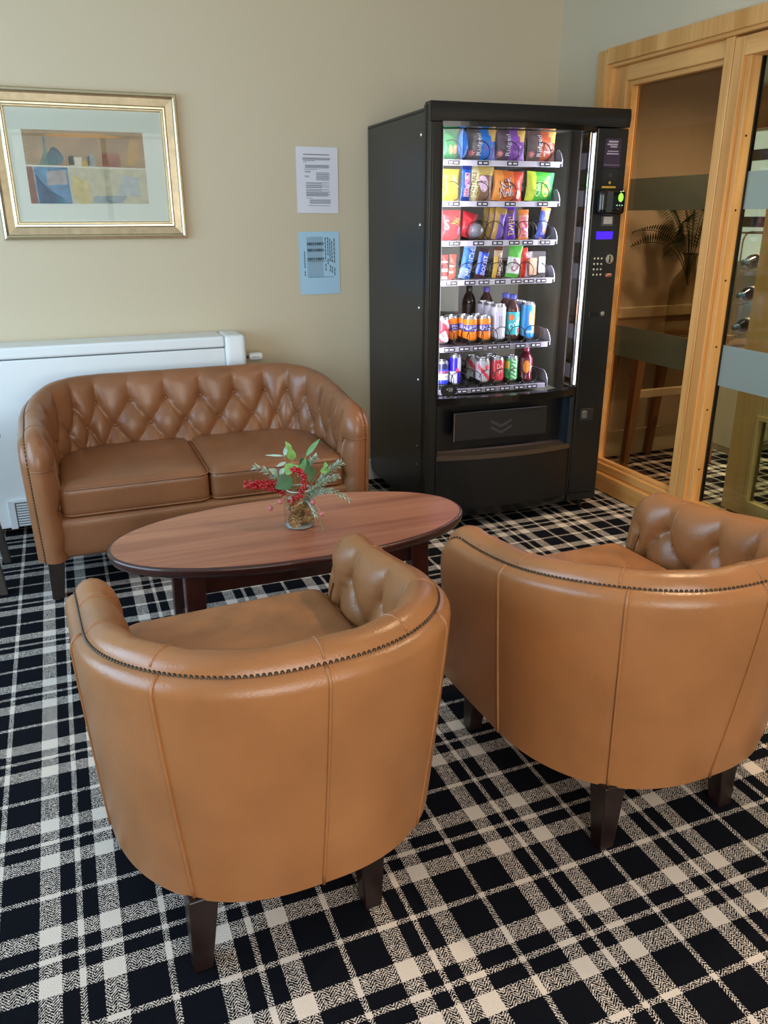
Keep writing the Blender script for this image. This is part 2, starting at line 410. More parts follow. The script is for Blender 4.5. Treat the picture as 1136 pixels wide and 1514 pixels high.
d_ = obj('door_leaf', MB().box(2.98, 3.02, 2.05, 2.60, .02, 1.52).box(2.98, 3.02, 2.745, 2.905, .02, 1.52).box(2.98, 3.02, 2.60, 2.745, .50, 1.52).box(2.98, 3.02, 2.60, 2.745, .02, .10), OLIVE, t, bevel=.003)
f = MB(); f.box(2.972, 2.98, 2.745, 2.765, .08, .52); f.box(2.972, 2.98, 2.58, 2.745, .50, .52); f.box(2.972, 2.98, 2.58, 2.745, .08, .10)
obj('vision_panel_bead', f, OLIVE, t)
obj('vision_pane', MB().box(2.998, 3.002, 2.60, 2.745, .10, .50), DOORGLASS, t)
def lamp(loc, power, col, label, r=.06):
    t = thing('ceiling_downlight', label, 'light', loc, 0, 'recessed ceiling downlights')
    obj('trim_ring', MB().lathe([(r, 0), (r + .02, 0), (r + .02, -.006), (r, -.006)], 20, cap=False), WHITE, t)
    obj('lens', MB().lathe([(r, -.003), (.001, -.003)], 20, cap=False), mat('lamp_lens', 'ffe2b8', .5, emit=3), t)
    d = bpy.data.lights.new('lamp', 'SPOT'); d.energy = power; d.color = col; d.spot_size = 2.4; d.spot_blend = .9; d.shadow_soft_size = .06
    o = bpy.data.objects.new('lamp', d); COL.objects.link(o); o.parent = t; o.location = (0, 0, -.02)
    return t
lamp((1.9, 1.6, ZC), 105, (1, .74, .46), 'added warm ceiling downlight near the glazed door')  # unseen downlight added to warm the oak and carpet on this side
lamp((.9, -.9, ZC), 40, (1, .80, .55), 'added warm ceiling downlight, unseen behind the viewer')  # unseen downlight added for a little warm fill
lamp((3.3, 3.0, ZC), 200, (1, .86, .70), 'added ceiling downlight brightening the passage by the console table')  # unseen downlight added to brighten the view through the tinted pane
lamp((2.86, 1.9, ZC), 150, (1, .84, .60), 'added ceiling downlight lighting the wooden door beyond the glazed door')  # added so the near face of door_2 is lit; no such lamp known
lamp((4.9, 3.8, ZC), 260, (1, .72, .42), 'recessed ceiling downlight at the far end of the passage')

# ------------------------------------------------------------------ buttoned tub seating
def smooth01(t): t = max(0, min(1, t)); return t * t * (3 - 2 * t)
def tub_rim(a, yb, yf, rx, ry, e, Hb, Ha, R, zb, step):
    """samples along the rim: plan point, height, outward normal, rim 'up' direction, running length"""
    plan = []
    y1 = yb + ry
    plan.append((a, yf - R))
    k = 8
    for i in range(1, k): plan.append((a, yf - R + (y1 - yf + R) * i / k))
    for i in range(0, 61):
        ph = PI / 2 * i / 60
        plan.append((a - rx + rx * math.cos(ph) ** (2 / e), y1 - ry * math.sin(ph) ** (2 / e)))
    right = plan; left = [(-x, y) for x, y in right[::-1]]
    pts = right + left
    # resample
    cl = [0]
    for i in range(1, len(pts)): cl.append(cl[-1] + math.dist(pts[i], pts[i - 1]))
    Ln = cl[-1]; n = int(Ln / step) // 2 * 2
    out = []; j = 0
    for i in range(n + 1):
        s = Ln * i / n
        while j < len(cl) - 2 and cl[j + 1] < s: j += 1
        d = cl[j + 1] - cl[j]; q = (s - cl[j]) / d if d > 1e-9 else 0
        out.append((pts[j][0] + (pts[j + 1][0] - pts[j][0]) * q, pts[j][1] + (pts[j + 1][1] - pts[j][1]) * q))
    mid = []
    for i in range(n + 1):
        p0 = out[max(0, i - 2)]; p1 = out[min(n, i + 2)]
        tx, ty = p1[0] - p0[0], p1[1] - p0[1]; l = math.hypot(tx, ty); tx /= l; ty /= l
        nx, ny = -ty, tx            # right arm (going back, -y): tangent (0,-1) -> outward (+1,0)
        x, y = out[i]
        hb = smooth01((y - yb) / (yf - yb - R))
        mid.append([x, y, Hb + (Ha - Hb) * hb, nx, ny, Vector((0, 0, 1))])
    res = []
    hf = mid[0][2]
    nv = max(6, int((hf - R - zb) / step)); nc = 10
    for side in (0, 1):
        seg = []
        x = a if side == 0 else -a; nx = 1 if side == 0 else -1
        for i in range(nv): seg.append([x, yf, zb + (hf - R - zb) * i / nv, nx, 0, Vector((0, 1, 0))])
        for i in range(nc):
            an = PI / 2 * i / nc
            seg.append([x, yf - R + R * math.cos(an), hf - R + R * math.sin(an), nx, 0, Vector((0, math.cos(an), math.sin(an)))])
        if side == 0: first = seg
        else: last = seg[::-1]
    res = first + mid + last
    s = 0; cum = []
    for i, r in enumerate(res):
        if i: s += math.dist(r[:3], res[i - 1][:3])
        cum.append(s)
    half = s / 2
    for r, c in zip(res, cum): r.append(c - half)
    return res
def tub_seat(root, a, yb, yf, rx, ry, e, Hb, Ha, R, zb, ds, t1, dt, rows, amp, tapb, taps, leather, seams, thick=.125, zlow=.26, button=False, step=.011, phase=0., cap_seams=()):
    rim = tub_rim(a, yb, yf, rx, ry, e, Hb, Ha, R, zb, step)
    def tapk(r): return taps + (tapb - taps) * max(0, -r[4]) ** 1.3
    # outer shell
    def shell_pt(r, k):
        # k 0..1 up the wall, then over the edge to the nail line
        x, y, z, nx, ny, U, s = r
        base = Vector((x, y, 0))
        N = Vector((nx, ny, 0))
        if k <= 1:
            top = base + N * 0 + Vector((0, 0, z)) - U * .03
            tz = zb + (top.z - zb) * k
            hh = (tz - zb) / (Hb - zb)
            off = -tapk(r) * (1 - hh) ** 1.25
            return Vector((top.x, top.y, 0)) + N * off + Vector((0, 0, tz)) + Vector((0, -U.y * 0, 0))
        q = (k - 1) * PI / 2
        c = base + Vector((0, 0, z)) - U * .03 - N * .026
        hh = (max(zb, c.z) - zb) / (Hb - zb); off = -tapk(r) * (1 - min(1, hh)) ** 1.25
        p = c + N * (.026 * math.cos(q) + off) + U * (.03 * math.sin(q)); p.z = max(zb, p.z); return p
    ks = [i / 12 for i in range(13)] + [1.2, 1.4, 1.6, 1.8, 2.0]
    nI = len(rim) - 1; nK = len(ks) - 1
    sh = MB().grid(lambda u, v: shell_pt(rim[round(u * nI)], ks[round(v * nK)]), nI, nK)
    bot = [shell_pt(r, 0) for r in rim]
    sh.add([tuple(p) for p in bot], [tuple(range(len(bot)))])
    shell = obj('outer_shell', sh, leather, root, smooth=True, angle=50)
    # piping seams on the outside
    for s0 in seams:
        r = min(rim, key=lambda q: abs(q[6] - s0))
        pts = [shell_pt(r, k) + Vector((r[3], r[4], 0)) * .001 for k in [i / 16 for i in range(17)] + [1.3, 1.6, 1.9]]
        obj('piping', MB().tube(pts, .0036, 6), leather, shell, smooth=True)
    # inner buttoned pad
    cap = [(-.026, -.006), (-.029, .008), (-.036, .018), (-.048, .026), (-.064, .029), (-.080, .025), (-.095, .014), (-.108, -.004), (-.117, -.026), (-.122, -.050)]
    kk = thick / .125
    cap = [(-.026 + (n_ + .026) * kk, u_) for n_, u_ in cap]
    cl = [0]
    for i in range(1, len(cap)): cl.append(cl[-1] + math.dist(cap[i], cap[i - 1]))
    capL = cl[-1]
    cn = []
    for i in range(len(cap)):
        p0 = cap[max(0, i - 1)]; p1 = cap[min(len(cap) - 1, i + 1)]
        d = (p1[0] - p0[0], p1[1] - p0[1]); l = math.hypot(*d); cn.append((d[1] / l, -d[0] / l))
    cn = [(-a_, -b_) if b_ * 1 - a_ * .3 < 0 and i < 6 else (a_, b_) for i, (a_, b_) in enumerate(cn)]
    cn = []
    for i in range(len(cap)):
        p0 = cap[max(0, i - 1)]; p1 = cap[min(len(cap) - 1, i + 1)]
        dx, dy = p1[0] - p0[0], p1[1] - p0[1]; l = math.hypot(dx, dy)
        cn.append((dy / l, -dx / l) if (-dx) > 0 or dy < 0 else (dy / l, -dx / l))
    nin = 34
    def tuft(s, t):
        q = s / ds + phase
        w_ = (t - t1) / (2 * dt)
        if t < t1:
            pl = abs(math.sin(PI * q)) ** .5
            f = .05 + .95 * smooth01((t - .06) / (t1 - .075))
            du = q - round(q); so, to = du * ds, t - t1
            h = amp * (1 - f * (1 - pl))
        else:
            h = amp * (abs(math.sin(PI * (q + w_))) * abs(math.sin(PI * (q - w_)))) ** .36
            du = q + w_ - round(q + w_); dv = q - w_ - round(q - w_); so, to = (du + dv) / 2 * ds, (du - dv) * dt
        return h - .014 * math.exp(-(so * so + to * to) / .017 ** 2)      # dimple around each button
    def pad_pt(i, jj):
        x, y, z, nx, ny, U, s = rim[i]
        N = Vector((nx, ny, 0)); C = Vector((x, y, z)); hh = (z - zb) / (Hb - zb); C += N * (-tapk(rim[i]) * (1 - min(1, max(0, hh))) ** 1.25)
        frontness = U.y
        if jj < len(cap):
            n_, u_ = cap[jj]; d = tuft(s, cl[jj]); k = max(0, min(1, cl[jj] / .03))
            p = C + N * n_ + U * u_
            nn = cn[jj]
            p += (N * nn[0] + U * nn[1]) * (d - amp) * k
            p.z = max(p.z, zb)
            return p
        E = C + N * cap[-1][0] + U * cap[-1][1]
        q = (jj - len(cap) + 1) / nin
        zl = min(zlow, E.z)
        zz = E.z + (zl - E.z) * q
        t_ = capL + E.z - zz
        depth = (E.z - zz)
        d = (tuft(s, t_) - amp) * (1 - .5 * frontness)
        lean = .16 * depth * max(0, -ny) + .03 * depth
        p = Vector((E.x, E.y, 0)) - N * (d + lean) + Vector((0, 0, max(zz, zb)))
        return p
    nJ = len(cap) - 1 + nin
    pad = MB().grid(lambda u, v: pad_pt(round(u * nI), round(v * nJ)), nI, nJ)
    pad_o = obj('buttoned_pad', pad, leather, root, smooth=True)
    # seams sewn across the top roll
    for s0 in cap_seams:
        i = min(range(len(rim)), key=lambda q: abs(rim[q][6] - s0))
        obj('pad_seam', MB().tube([pad_pt(i, jj) for jj in range(1, len(cap) + 6)], .0024, 6), leather, pad_o, smooth=True)
    # buttons
    if button:
        smax = rim[-1][6]
        for rw in range(rows):
            tt = t1 + rw * dt
            kq = -40
            while kq < 40:
                sv = (kq + (.5 if rw % 2 else 0) - phase) * ds; kq += 1
                r = min(range(len(rim)), key=lambda q: abs(rim[q][6] - sv))
                if abs(rim[r][6] - sv) > .02: continue
                x, y, z, nx, ny, U, s = rim[r]
                if U.y > .05 or y > yf - R - .12: continue
                E = z + cap[-1][1]; depth = tt - capL
                if depth < 0 or E - depth < zlow: continue
                lean = .16 * depth * max(0, -ny) + .03 * depth
                n_ = cap[-1][0] - lean + amp + .004
                c = Vector((x + nx * n_, y + ny * n_, E - depth))
                b_ = obj('button', MB().sphere((0, 0, 0), .0095, 10, 6, sz=.9), leather, pad_o, smooth=True)
                b_.location = c
    # nailheads
    nm = MB(); last = None
    for r in rim:
        x, y, z, nx, ny, U, s = r
        C = shell_pt(r, 2.0) + U * .001
        if last is None or (C - last).length > .0088:
            T = U
            a1 = Vector((nx, ny, 0)); a2 = a1.cross(U)
            vs = [C + U * .004]; n6 = 7
            for rr, hh in ((.0031, .0028), (.0045, -.001)):
                for k in range(n6): vs.append(C + (a1 * math.cos(2 * PI * k / n6) + a2 * math.sin(2 * PI * k / n6)) * rr + U * hh)
            fs = [(0, 1 + k, 1 + (k + 1) % n6) for k in range(n6)] + [(1 + k, 1 + n6 + k, 1 + n6 + (k + 1) % n6, 1 + (k + 1) % n6) for k in range(n6)]
            nm.add(vs, fs); last = C
    tag(obj('nailhead_trim', nm, BRASS, root, smooth=True), 'row of small antique brass nailheads', kind='stuff')
    return rim
def cushion_piping(x0, x1, y0, y1, z, r, leather, parent, crown=0.):
    pts = []
    for cx, cy, a0 in ((x1 - r, y1 - r, 0), (x0 + r, y1 - r, 90), (x0 + r, y0 + r, 180), (x1 - r, y0 + r, 270)):
        for k in range(6):
            an = math.radians(a0 + 90 * k / 5); pts.append((cx + r * math.cos(an), cy + r * math.sin(an), z))
    obj('piping', MB().tube(pts, .0045, 6, closed=True), leather, parent, smooth=True)

def tub_chair(label, loc, rz):
    t = thing('tub_chair', label, 'armchair', loc, rz, 'caramel leather tub chairs')
    a, yb, yf = .388, -.375, .37
    tub_seat(t, a, yb, yf, .37, .44, 2.25, .688, .61, .10, .165, .185, .175, .10, 3, .030, .075, .026, LEATHER_C, (-.66, -.31, 0, .31, .66), zlow=.27, phase=.5, cap_seams=(-.80, -.46, -.185, .005, .33, .62, .80))
    cu = obj('seat_cushion', MB().rbox(-.268, .268, -.20, .41, .30, .462, .04, 7, .016), WORN, t, smooth=True)
    cushion_piping(-.268, .268, -.20, .41, .437, .05, LEATHER_C, cu)
    obj('front_rail', MB().rbox(-.27, .27, -.20, .372, .165, .31, .02, 4), LEATHER_C, t, smooth=True)
    for x, y, x2, y2 in ((-.225, -.215, -.24, -.235), (.13, -.215, .128, -.235), (-.28, .29, -.29, .30), (.28, .29, .29, .30)):
        obj('leg', MB().taper((x, y, .17), (x2, y2, 0), .030, .019), DARKLEG, t, bevel=.003)
    return t
tub_chair('caramel leather tub chair nearest the viewer, with scuffed seat', (.320, 1.48, 0), math.radians(3))
tub_chair('caramel leather tub chair cut off by the right edge, beside the glazed door', (1.262, 1.45, 0), math.radians(2))

def tub_sofa():
    t = thing('tub_sofa', 'two-seat brown leather tub sofa with buttoned back and nailhead trim', 'sofa', (.468, 3.42, 0))
    a, yb, yf = .685, -.36, .36      # front is +y locally, rotated to face the room
    tub_seat(t, a, yb, yf, .36, .42, 2.2, .725, .64, .10, .165, .157, .205, .102, 3, .032, .03, .012, LEATHER, (), zlow=.30, button=True, phase=.5, cap_seams=(-1.32, -1.12, -.95, .95, 1.12, 1.32))
    for x0, x1 in ((-.566, -.002), (.002, .566)):
        cu = obj('seat_cushion', MB().rbox(x0, x1, -.24, .345, .315, .455, .035, 7, .016), LEATHER, t, smooth=True)
        cushion_piping(x0, x1, -.24, .345, .437, .045, LEATHER, cu); cushion_piping(x0, x1, -.24, .345, .333, .045, LEATHER, cu)
    obj('front_rail', MB().rbox(-.60, .60, -.20, .355, .165, .325, .02, 4), LEATHER, t, smooth=True)
    for x, y in ((-.625, -.26), (.625, -.26), (-.61, .30), (.61, .30)):
        obj('leg', MB().taper((x, y, .17), (x * 1.02, y * 1.08, 0), .032, .022), DARKLEG, t, bevel=.003)
    t.rotation_euler = (0, 0, PI)
tub_sofa()

# ------------------------------------------------------------------ coffee table
def coffee_table():
    t = thing('coffee_table', 'oval walnut coffee table with dark rounded edge between sofa and chairs', 'table', (.625, 2.375, 0))
    A, B, n = .592, .288, 72
    el = lambda k, s: (math.copysign(abs(math.cos(k)) ** .95, math.cos(k)) * (A + s), math.copysign(abs(math.sin(k)) ** .95, math.sin(k)) * (B + s))
    top = MB(); vs = []; prof = [(-.012, .4505), (-.012, .438), (-.02, .425)]
    ring = [[(*el(2 * PI * k / n, s), z) for k in range(n)] for s, z in prof]
    for r in ring: vs += r
    fs = [tuple(range(n))] + [(i * n + k, (i + 1) * n + k, (i + 1) * n + (k + 1) % n, i * n + (k + 1) % n) for i in range(2) for k in range(n)]
    top.add(vs, fs); obj('tabletop', top, WALNUT, t)
    e = MB(); vs = []; pr = [(-.013, .4495), (-.006, .4500), (-.001, .4465), (.0, .440), (-.002, .430), (-.008, .419), (-.02, .414), (-.05, .413)]
    for s, z in pr: vs += [(*el(2 * PI * k / n, s), z) for k in range(n)]
    fs = [(i * n + k, (i + 1) * n + k, (i + 1) * n + (k + 1) % n, i * n + (k + 1) % n) for i in range(len(pr) - 1) for k in range(n)] + [tuple(range((len(pr) - 1) * n, len(pr) * n))]
    e.add(vs, fs); obj('edge_band', e, MAHOG, t, smooth=True)
    for y in (-.155, .155):
        obj('apron', MB().box(-.36, .36, y - .011, y + .011, .335, .414), MAHOG, t, bevel=.004)
    for s in (-1, 1):
        obj('cross_rail', MB().box(s * .345 - .011, s * .345 + .011, -.15, .15, .335, .414), MAHOG, t, bevel=.003)
        for y in (-1, 1):
            obj('leg', MB().taper((s * .36, y * .165, .414), (s * .375, y * .175, 0), .031, .024), MAHOG, t, bevel=.004)
        obj('stretcher', MB().box(s * .362 - .01, s * .362 + .01, -.16, .16, .10, .15), MAHOG, t, bevel=.004)
coffee_table()

# ------------------------------------------------------------------ vending machine
TH = math.radians(-2.8); MO = Vector((1.463, 3.194, 0))
def mach(u, v, z): return MO + Vector((math.cos(TH) * u - math.sin(TH) * v, math.sin(TH) * u + math.cos(TH) * v, z))
VM = thing('vending_machine', 'tall black snack and drinks vending machine with lit glass front', 'vending machine', MO, TH)
bow = lambda u: -.042 * (1 - ((u - .412) / .355) ** 2)
def bowed(u0, u1, z0, z1, th, off=0., n=20, mi=0, mb=None, prof=None):
    mb = mb or MB()
    for i in range(n):
        a = u0 + (u1 - u0) * i / n; b = u0 + (u1 - u0) * (i + 1) / n
        va, vb = bow(a) + off, bow(b) + off
        vs = [(a, va, z0), (b, vb, z0), (b, vb, z1), (a, va, z1), (a, va + th, z0), (b, vb + th, z0), (b, vb + th, z1), (a, va + th, z1)]
        fs = [(0, 1, 2, 3), (5, 4, 7, 6), (3, 2, 6, 7), (4, 5, 1, 0)]
        if i == 0: fs.append((4, 0, 3, 7))
        if i == n - 1: fs.append((1, 5, 6, 2))
        mb.add(vs, fs, mi)
    return mb
CAB = mat('cabinet_grey_black', '202327', .34, spec=.5, bump=.05, bscale=600)
INNER = mat('inner_grey', '6f6e62', .5)
def vp(name, mb, m, bevel=0., parent=None, **k): return obj(name, mb, m, parent or VM, bevel=bevel, **k)
side = MB()
pr = [(.075, 1.805), (.835, 1.805), (.835, .10), (.80, .065), (.075, .065)]
vs = [(.006, v, z) for v, z in pr] + [(.026, v, z) for v, z in pr]
side.add(vs, [(0, 1, 2, 3, 4), (9, 8, 7, 6, 5)] + [(i, (i + 1) % 5, (i + 1) % 5 + 5, i + 5) for i in range(5)])
sp_ = vp('side_panel', side, CAB, .002)
for z in (1.715, 1.365, 1.02, .70, .385, .295):
    vp('bolt', MB().lathe([(.0001, -.005), (.006, -.0035), (.009, 0)], 12, (.005, .115, z), axis='X', cap=False), CHROME, parent=sp_, smooth=True)
vp('side_panel', MB().box(.902, .922, .075, .835, .065, 1.805), CAB, .002)
vp('top_panel', MB().box(.006, .922, .06, .835, 1.795, 1.812), CAB, .002)
vp('back_panel', MB().box(.02, .91, .815, .835, .065, 1.80), CAB)
vp('base_panel', MB().box(.02, .91, .08, .82, .065, .085), CAB)
vp('door_edge', MB().box(.0, .014, .02, .075, .06, 1.822), BLACK, .004)
for u, v in ((.06, .05), (.868, .05), (.06, .78), (.868, .78)):
    vp('foot', MB().lathe([(.018, 0), (.018, .012), (.010, .014), (.010, .075)], 14, (u, v, 0)), BLACKG)
# door
hd = MB()
def header(u, v):
    z = 1.757 + .072 * v; return (u * .926, -.002 - .005 * math.sin(PI * min(1, v * 1.0)), z)
hd.grid(header, 8, 10); hd.box(0, .926, .0, .06, 1.757, 1.829)
vp('header', hd, BLACK, smooth=False)
vp('left_stile', MB().box(.0, .012, .0, .06, .06, 1.757).box(.012, .056, .006, .06, .06, 1.757), BLACK, .003)
ctrl = vp('control_column', MB().box(.772, .926, .0, .075, .10, 1.752), BLACK, .004)
vp('column_groove', MB().box(.762, .771, .004, .06, .10, 1.752), BLACKG)
vp('window_rail', bowed(.054, .764, .600, .632, .05), BLACKG); vp('window_rail', bowed(.054, .764, 1.738, 1.757, .05), BLACKG)
vp('left_window_edge', MB().box(.050, .057, -.002, .05, .632, 1.74), BLACKG)
gl = MB().grid(lambda a, b: (.057 + .703 * a, bow(.057 + .703 * a) + .004, .632 + 1.106 * b), 24, 4)
vp('glass_front', gl, GLASS, smooth=True)
LEDM = mat('led_strip', 'efeaff', .5, emit=2.2)
vp('light_strip', MB().box(.750, .755, -.002, .004, .65, 1.73), LEDM)
vp('light_strip', MB().box(.0585, .061, .006, .010, .65, 1.73), LEDM)
vp('light_strip', MB().box(.10, .70, .03, .036, 1.744, 1.750), LEDM)
vp('strip_trim', MB().box(.757, .763, -.006, .012, .64, 1.735), CHROME, .001)
vp('strip_trim', MB().box(.738, .742, .0, .006, .64, 1.735), CHROME, .001)
for nm, uu, aim in (('led_light_right', .735, (-1, .55, 0)), ('led_light_left', .075, (1, .75, 0))):
    d = bpy.data.lights.new(nm, 'AREA'); d.shape = 'RECTANGLE'; d.size = .02; d.size_y = 1.05; d.energy = 8.0 if uu > .4 else 4.5; d.color = (.88, .84, 1)
    o = bpy.data.objects.new(nm, d); COL.objects.link(o); o.parent = VM; o.location = (uu, .035, 1.19)
    o.rotation_euler = Vector(aim).to_track_quat('-Z', 'Y').to_euler()
# compartment
vp('compartment_lining', MB().box(.056, .77, .63, .64, .60, 1.757).box(.026, .056, .06, .64, .60, 1.757).box(.765, .775, .19, .64, .60, 1.757).box(.026, .77, .06, .64, .585, .60).box(.026, .77, .06, .64, 1.757, 1.77), INNER)
vp('door_gasket', MB().box(.760, .772, .112, .195, .60, 1.757), mat('brown_gasket', '2c241d', .45), .002)
vp('door_mirror_return', MB().box(.7645, .7695, .008, .112, .632, 1.738), mat('mirror_return', 'b5b5b8', .06, metal=1))
# lower door
rec = MB(); rec.box(.056, .764, .085, .095, .34, .60); rec.box(.054, .060, .0, .09, .10, .60); rec.box(.756, .764, .0, .09, .10, .60)
vp('delivery_recess', rec, BLACK)
vp('recess_cheek', MB().box(.738, .757, -.004, .088, .355, .592), mat('cheek_blue_black', '1d262c', .3), .002)
flap = vp('delivery_flap', MB().box(.150, .632, .020, .032, .418, .552), mat('flap_plastic', '1e1f22', .38, bump=.05, bscale=500), .004)
vp('flap_edge', MB().box(.148, .1505, .018, .034, .418, .552), CHROME, parent=flap)
for k in (0, 1):
    c = MB(); z0 = .510 - .030 * k
    for sgn in (-1, 1):
        x0 = .39; x1 = .39 + sgn * .055
        c.add([(x0, .0185, z0 - .028), (x1, .0185, z0), (x1, .0185, z0 - .014), (x0, .0185, z0 - .042)], [(0, 1, 2, 3)])
    vp('chevron', c, mat('chevron_grey', '3a3b3f', .4), parent=flap)
lip = bowed(.056, .756, .340, .362, .11)
vp('delivery_lip', lip, mat('lip_bronze', '5a4c40', .3, metal=.4), .0)
vp('lower_panel', bowed(.056, .762, .098, .338, .04, .006), BLACK)
vp('base_rail', bowed(.0, .762, .062, .096, .04, .008), BLACKG)
vp('base_rail_column', MB().box(.764, .926, .0, .06, .062, .098), BLACK, .003)
# control column fittings
def cb(name, u0, u1, z0, z1, m, th=.002, bev=0., parent=None): return vp(name, MB().box(u0, u1, -th, .001, z0, z1), m, bev, parent or VM)
POSTER = mat('purple_notice', '3b2a45', .35); PALE = mat('pale_print', 'b9b0bd', .5); YEL = mat('yellow_print', 'c9a33e', .5)
po = cb('notice', .812, .892, 1.598, 1.712, POSTER, .0015)
pl = MB()
for z, a, b, h in ((1.700, .828, .876, .007), (1.689, .822, .874, .006), (1.680, .838, .872, .006), (1.662, .826, .880, .004), (1.652, .822, .882, .005)): pl.box(a, b, -.0022, -.0014, z - h / 2, z + h / 2)
vp('notice_print', pl, PALE, parent=po); cb('notice_strip', .812, .892, 1.605, 1.610, mat('grey_print', '6c6574', .5), .0022, parent=po)
st = cb('sticker', .814, .888, 1.545, 1.590, mat('dark_sticker', '202124', .3), .001)
vp('sticker_emblem', MB().add([(.851 + a, -.0015, 1.567 + b) for a, b in sh_star(.012, 6)[0]], sh_star(.012, 6)[1]), mat('emblem_grey', '3d4043', .4), parent=st)
s2 = cb('sticker', .810, .888, 1.515, 1.543, mat('sticker_black', '17140f', .3), .0012)
cb('yellow_bar', .812, .882, 1.514, 1.522, YEL, .002, parent=s2)
vp('sticker_emblem', MB().add([(.850 + a, -.002, 1.536 + b) for a, b in sh_disc(.006)[0]], sh_disc(.006)[1]), YEL, parent=s2)
rd = vp('card_reader', MB().rbox(.786, .915, -.045, .0, 1.405, 1.508, .016, 4), BLACKG, smooth=True)
vp('reader_face', MB().box(.815, .845, -.0465, -.044, 1.415, 1.50), mat('reader_grey', '3a3d40', .3), parent=rd)
vp('contactless_light', MB().add([(.884 + a, -.0468, 1.475 + b) for a, b in sh_disc(.013, .018)[0]], sh_disc(.013, .018)[1]), mat('green_lamp', '8fe04a', .4, emit=1.2), parent=rd)
for u0, zz in ((.866, 1.441), (.879, 1.441), (.892, 1.441), (.880, 1.497)):
    vp('status_lamp', MB().box(u0, u0 + .004, -.0468, -.0450, zz, zz + .004), mat('status_green', 'a8e8c0', .4, emit=.8), parent=rd)
wl_ = cb('instruction_label', .826, .886, 1.358, 1.398, mat('label_grey', '4b4e50', .4), .0015)
cb('label_paper', .836, .880, 1.366, 1.396, mat('label_white', 'b9b4ac', .6), .0022, parent=wl_)
lcd = cb('display_screen', .806, .890, 1.302, 1.334, mat('blue_lcd', '3a16e8', .3, emit=1.3), .0015)
KEY = mat('steel_key', 'b8b4ac', .25, metal=.8)
for r in range(4):
    for c in range(3):
        vp('key', MB().lathe([(.0055, 0), (.0055, -.004), (.004, -.0055), (.0005, -.006)], 10, (.806 + .0185 * c, 0, 1.219 - .0235 * r), axis='Y'), KEY, parent=VM, smooth=True, angle=40)
cs = vp('coin_slot_plate', MB().lathe([(.021, .001), (.020, -.004), (.0005, -.005)], 20, (.884, 0, 1.216), axis='Y'), KEY, parent=VM, smooth=True, angle=40)
vp('coin_slot', MB().box(.881, .887, -.0062, -.0045, 1.200, 1.232), BLACKG, parent=cs)
lv = MB().rbox(.866, .900, -.014, .0, 1.136, 1.154, .007, 3); vp('return_lever', lv, mat('lever_copper', 'a8745c', .35, metal=.6), parent=VM, smooth=True)
cb('note_slot', .800, .848, .960, .984, BLACKG, .004, .002)
vp('lock', MB().lathe([(.011, .001), (.010, -.005), (.0005, -.006)], 14, (.872, 0, .975), axis='Y'), KEY, parent=VM, smooth=True, angle=40)
cr = cb('coin_return', .800, .872, .470, .530, mat('return_plastic', '222226', .4), .004, .003)
vp('coin_return_cup', MB().rbox(.806, .836, -.010, -.002, .482, .520, .006, 3), mat('cup_grey', '5a574e', .3), parent=cr, smooth=True)

# trays
RAIL = mat('tray_rail', 'c9c6d6', .4); CHIP = mat('price_chip', '2b2a33', .5); CHIPT = mat('price_print', 'd2cfdd', .5); TRAY = mat('tray_black', '26262a', .45); TRAYG = mat('tray_grey', '77777c', .4)
COILM = mat('coil_steel', '2a2a2c', .3, metal=.7)
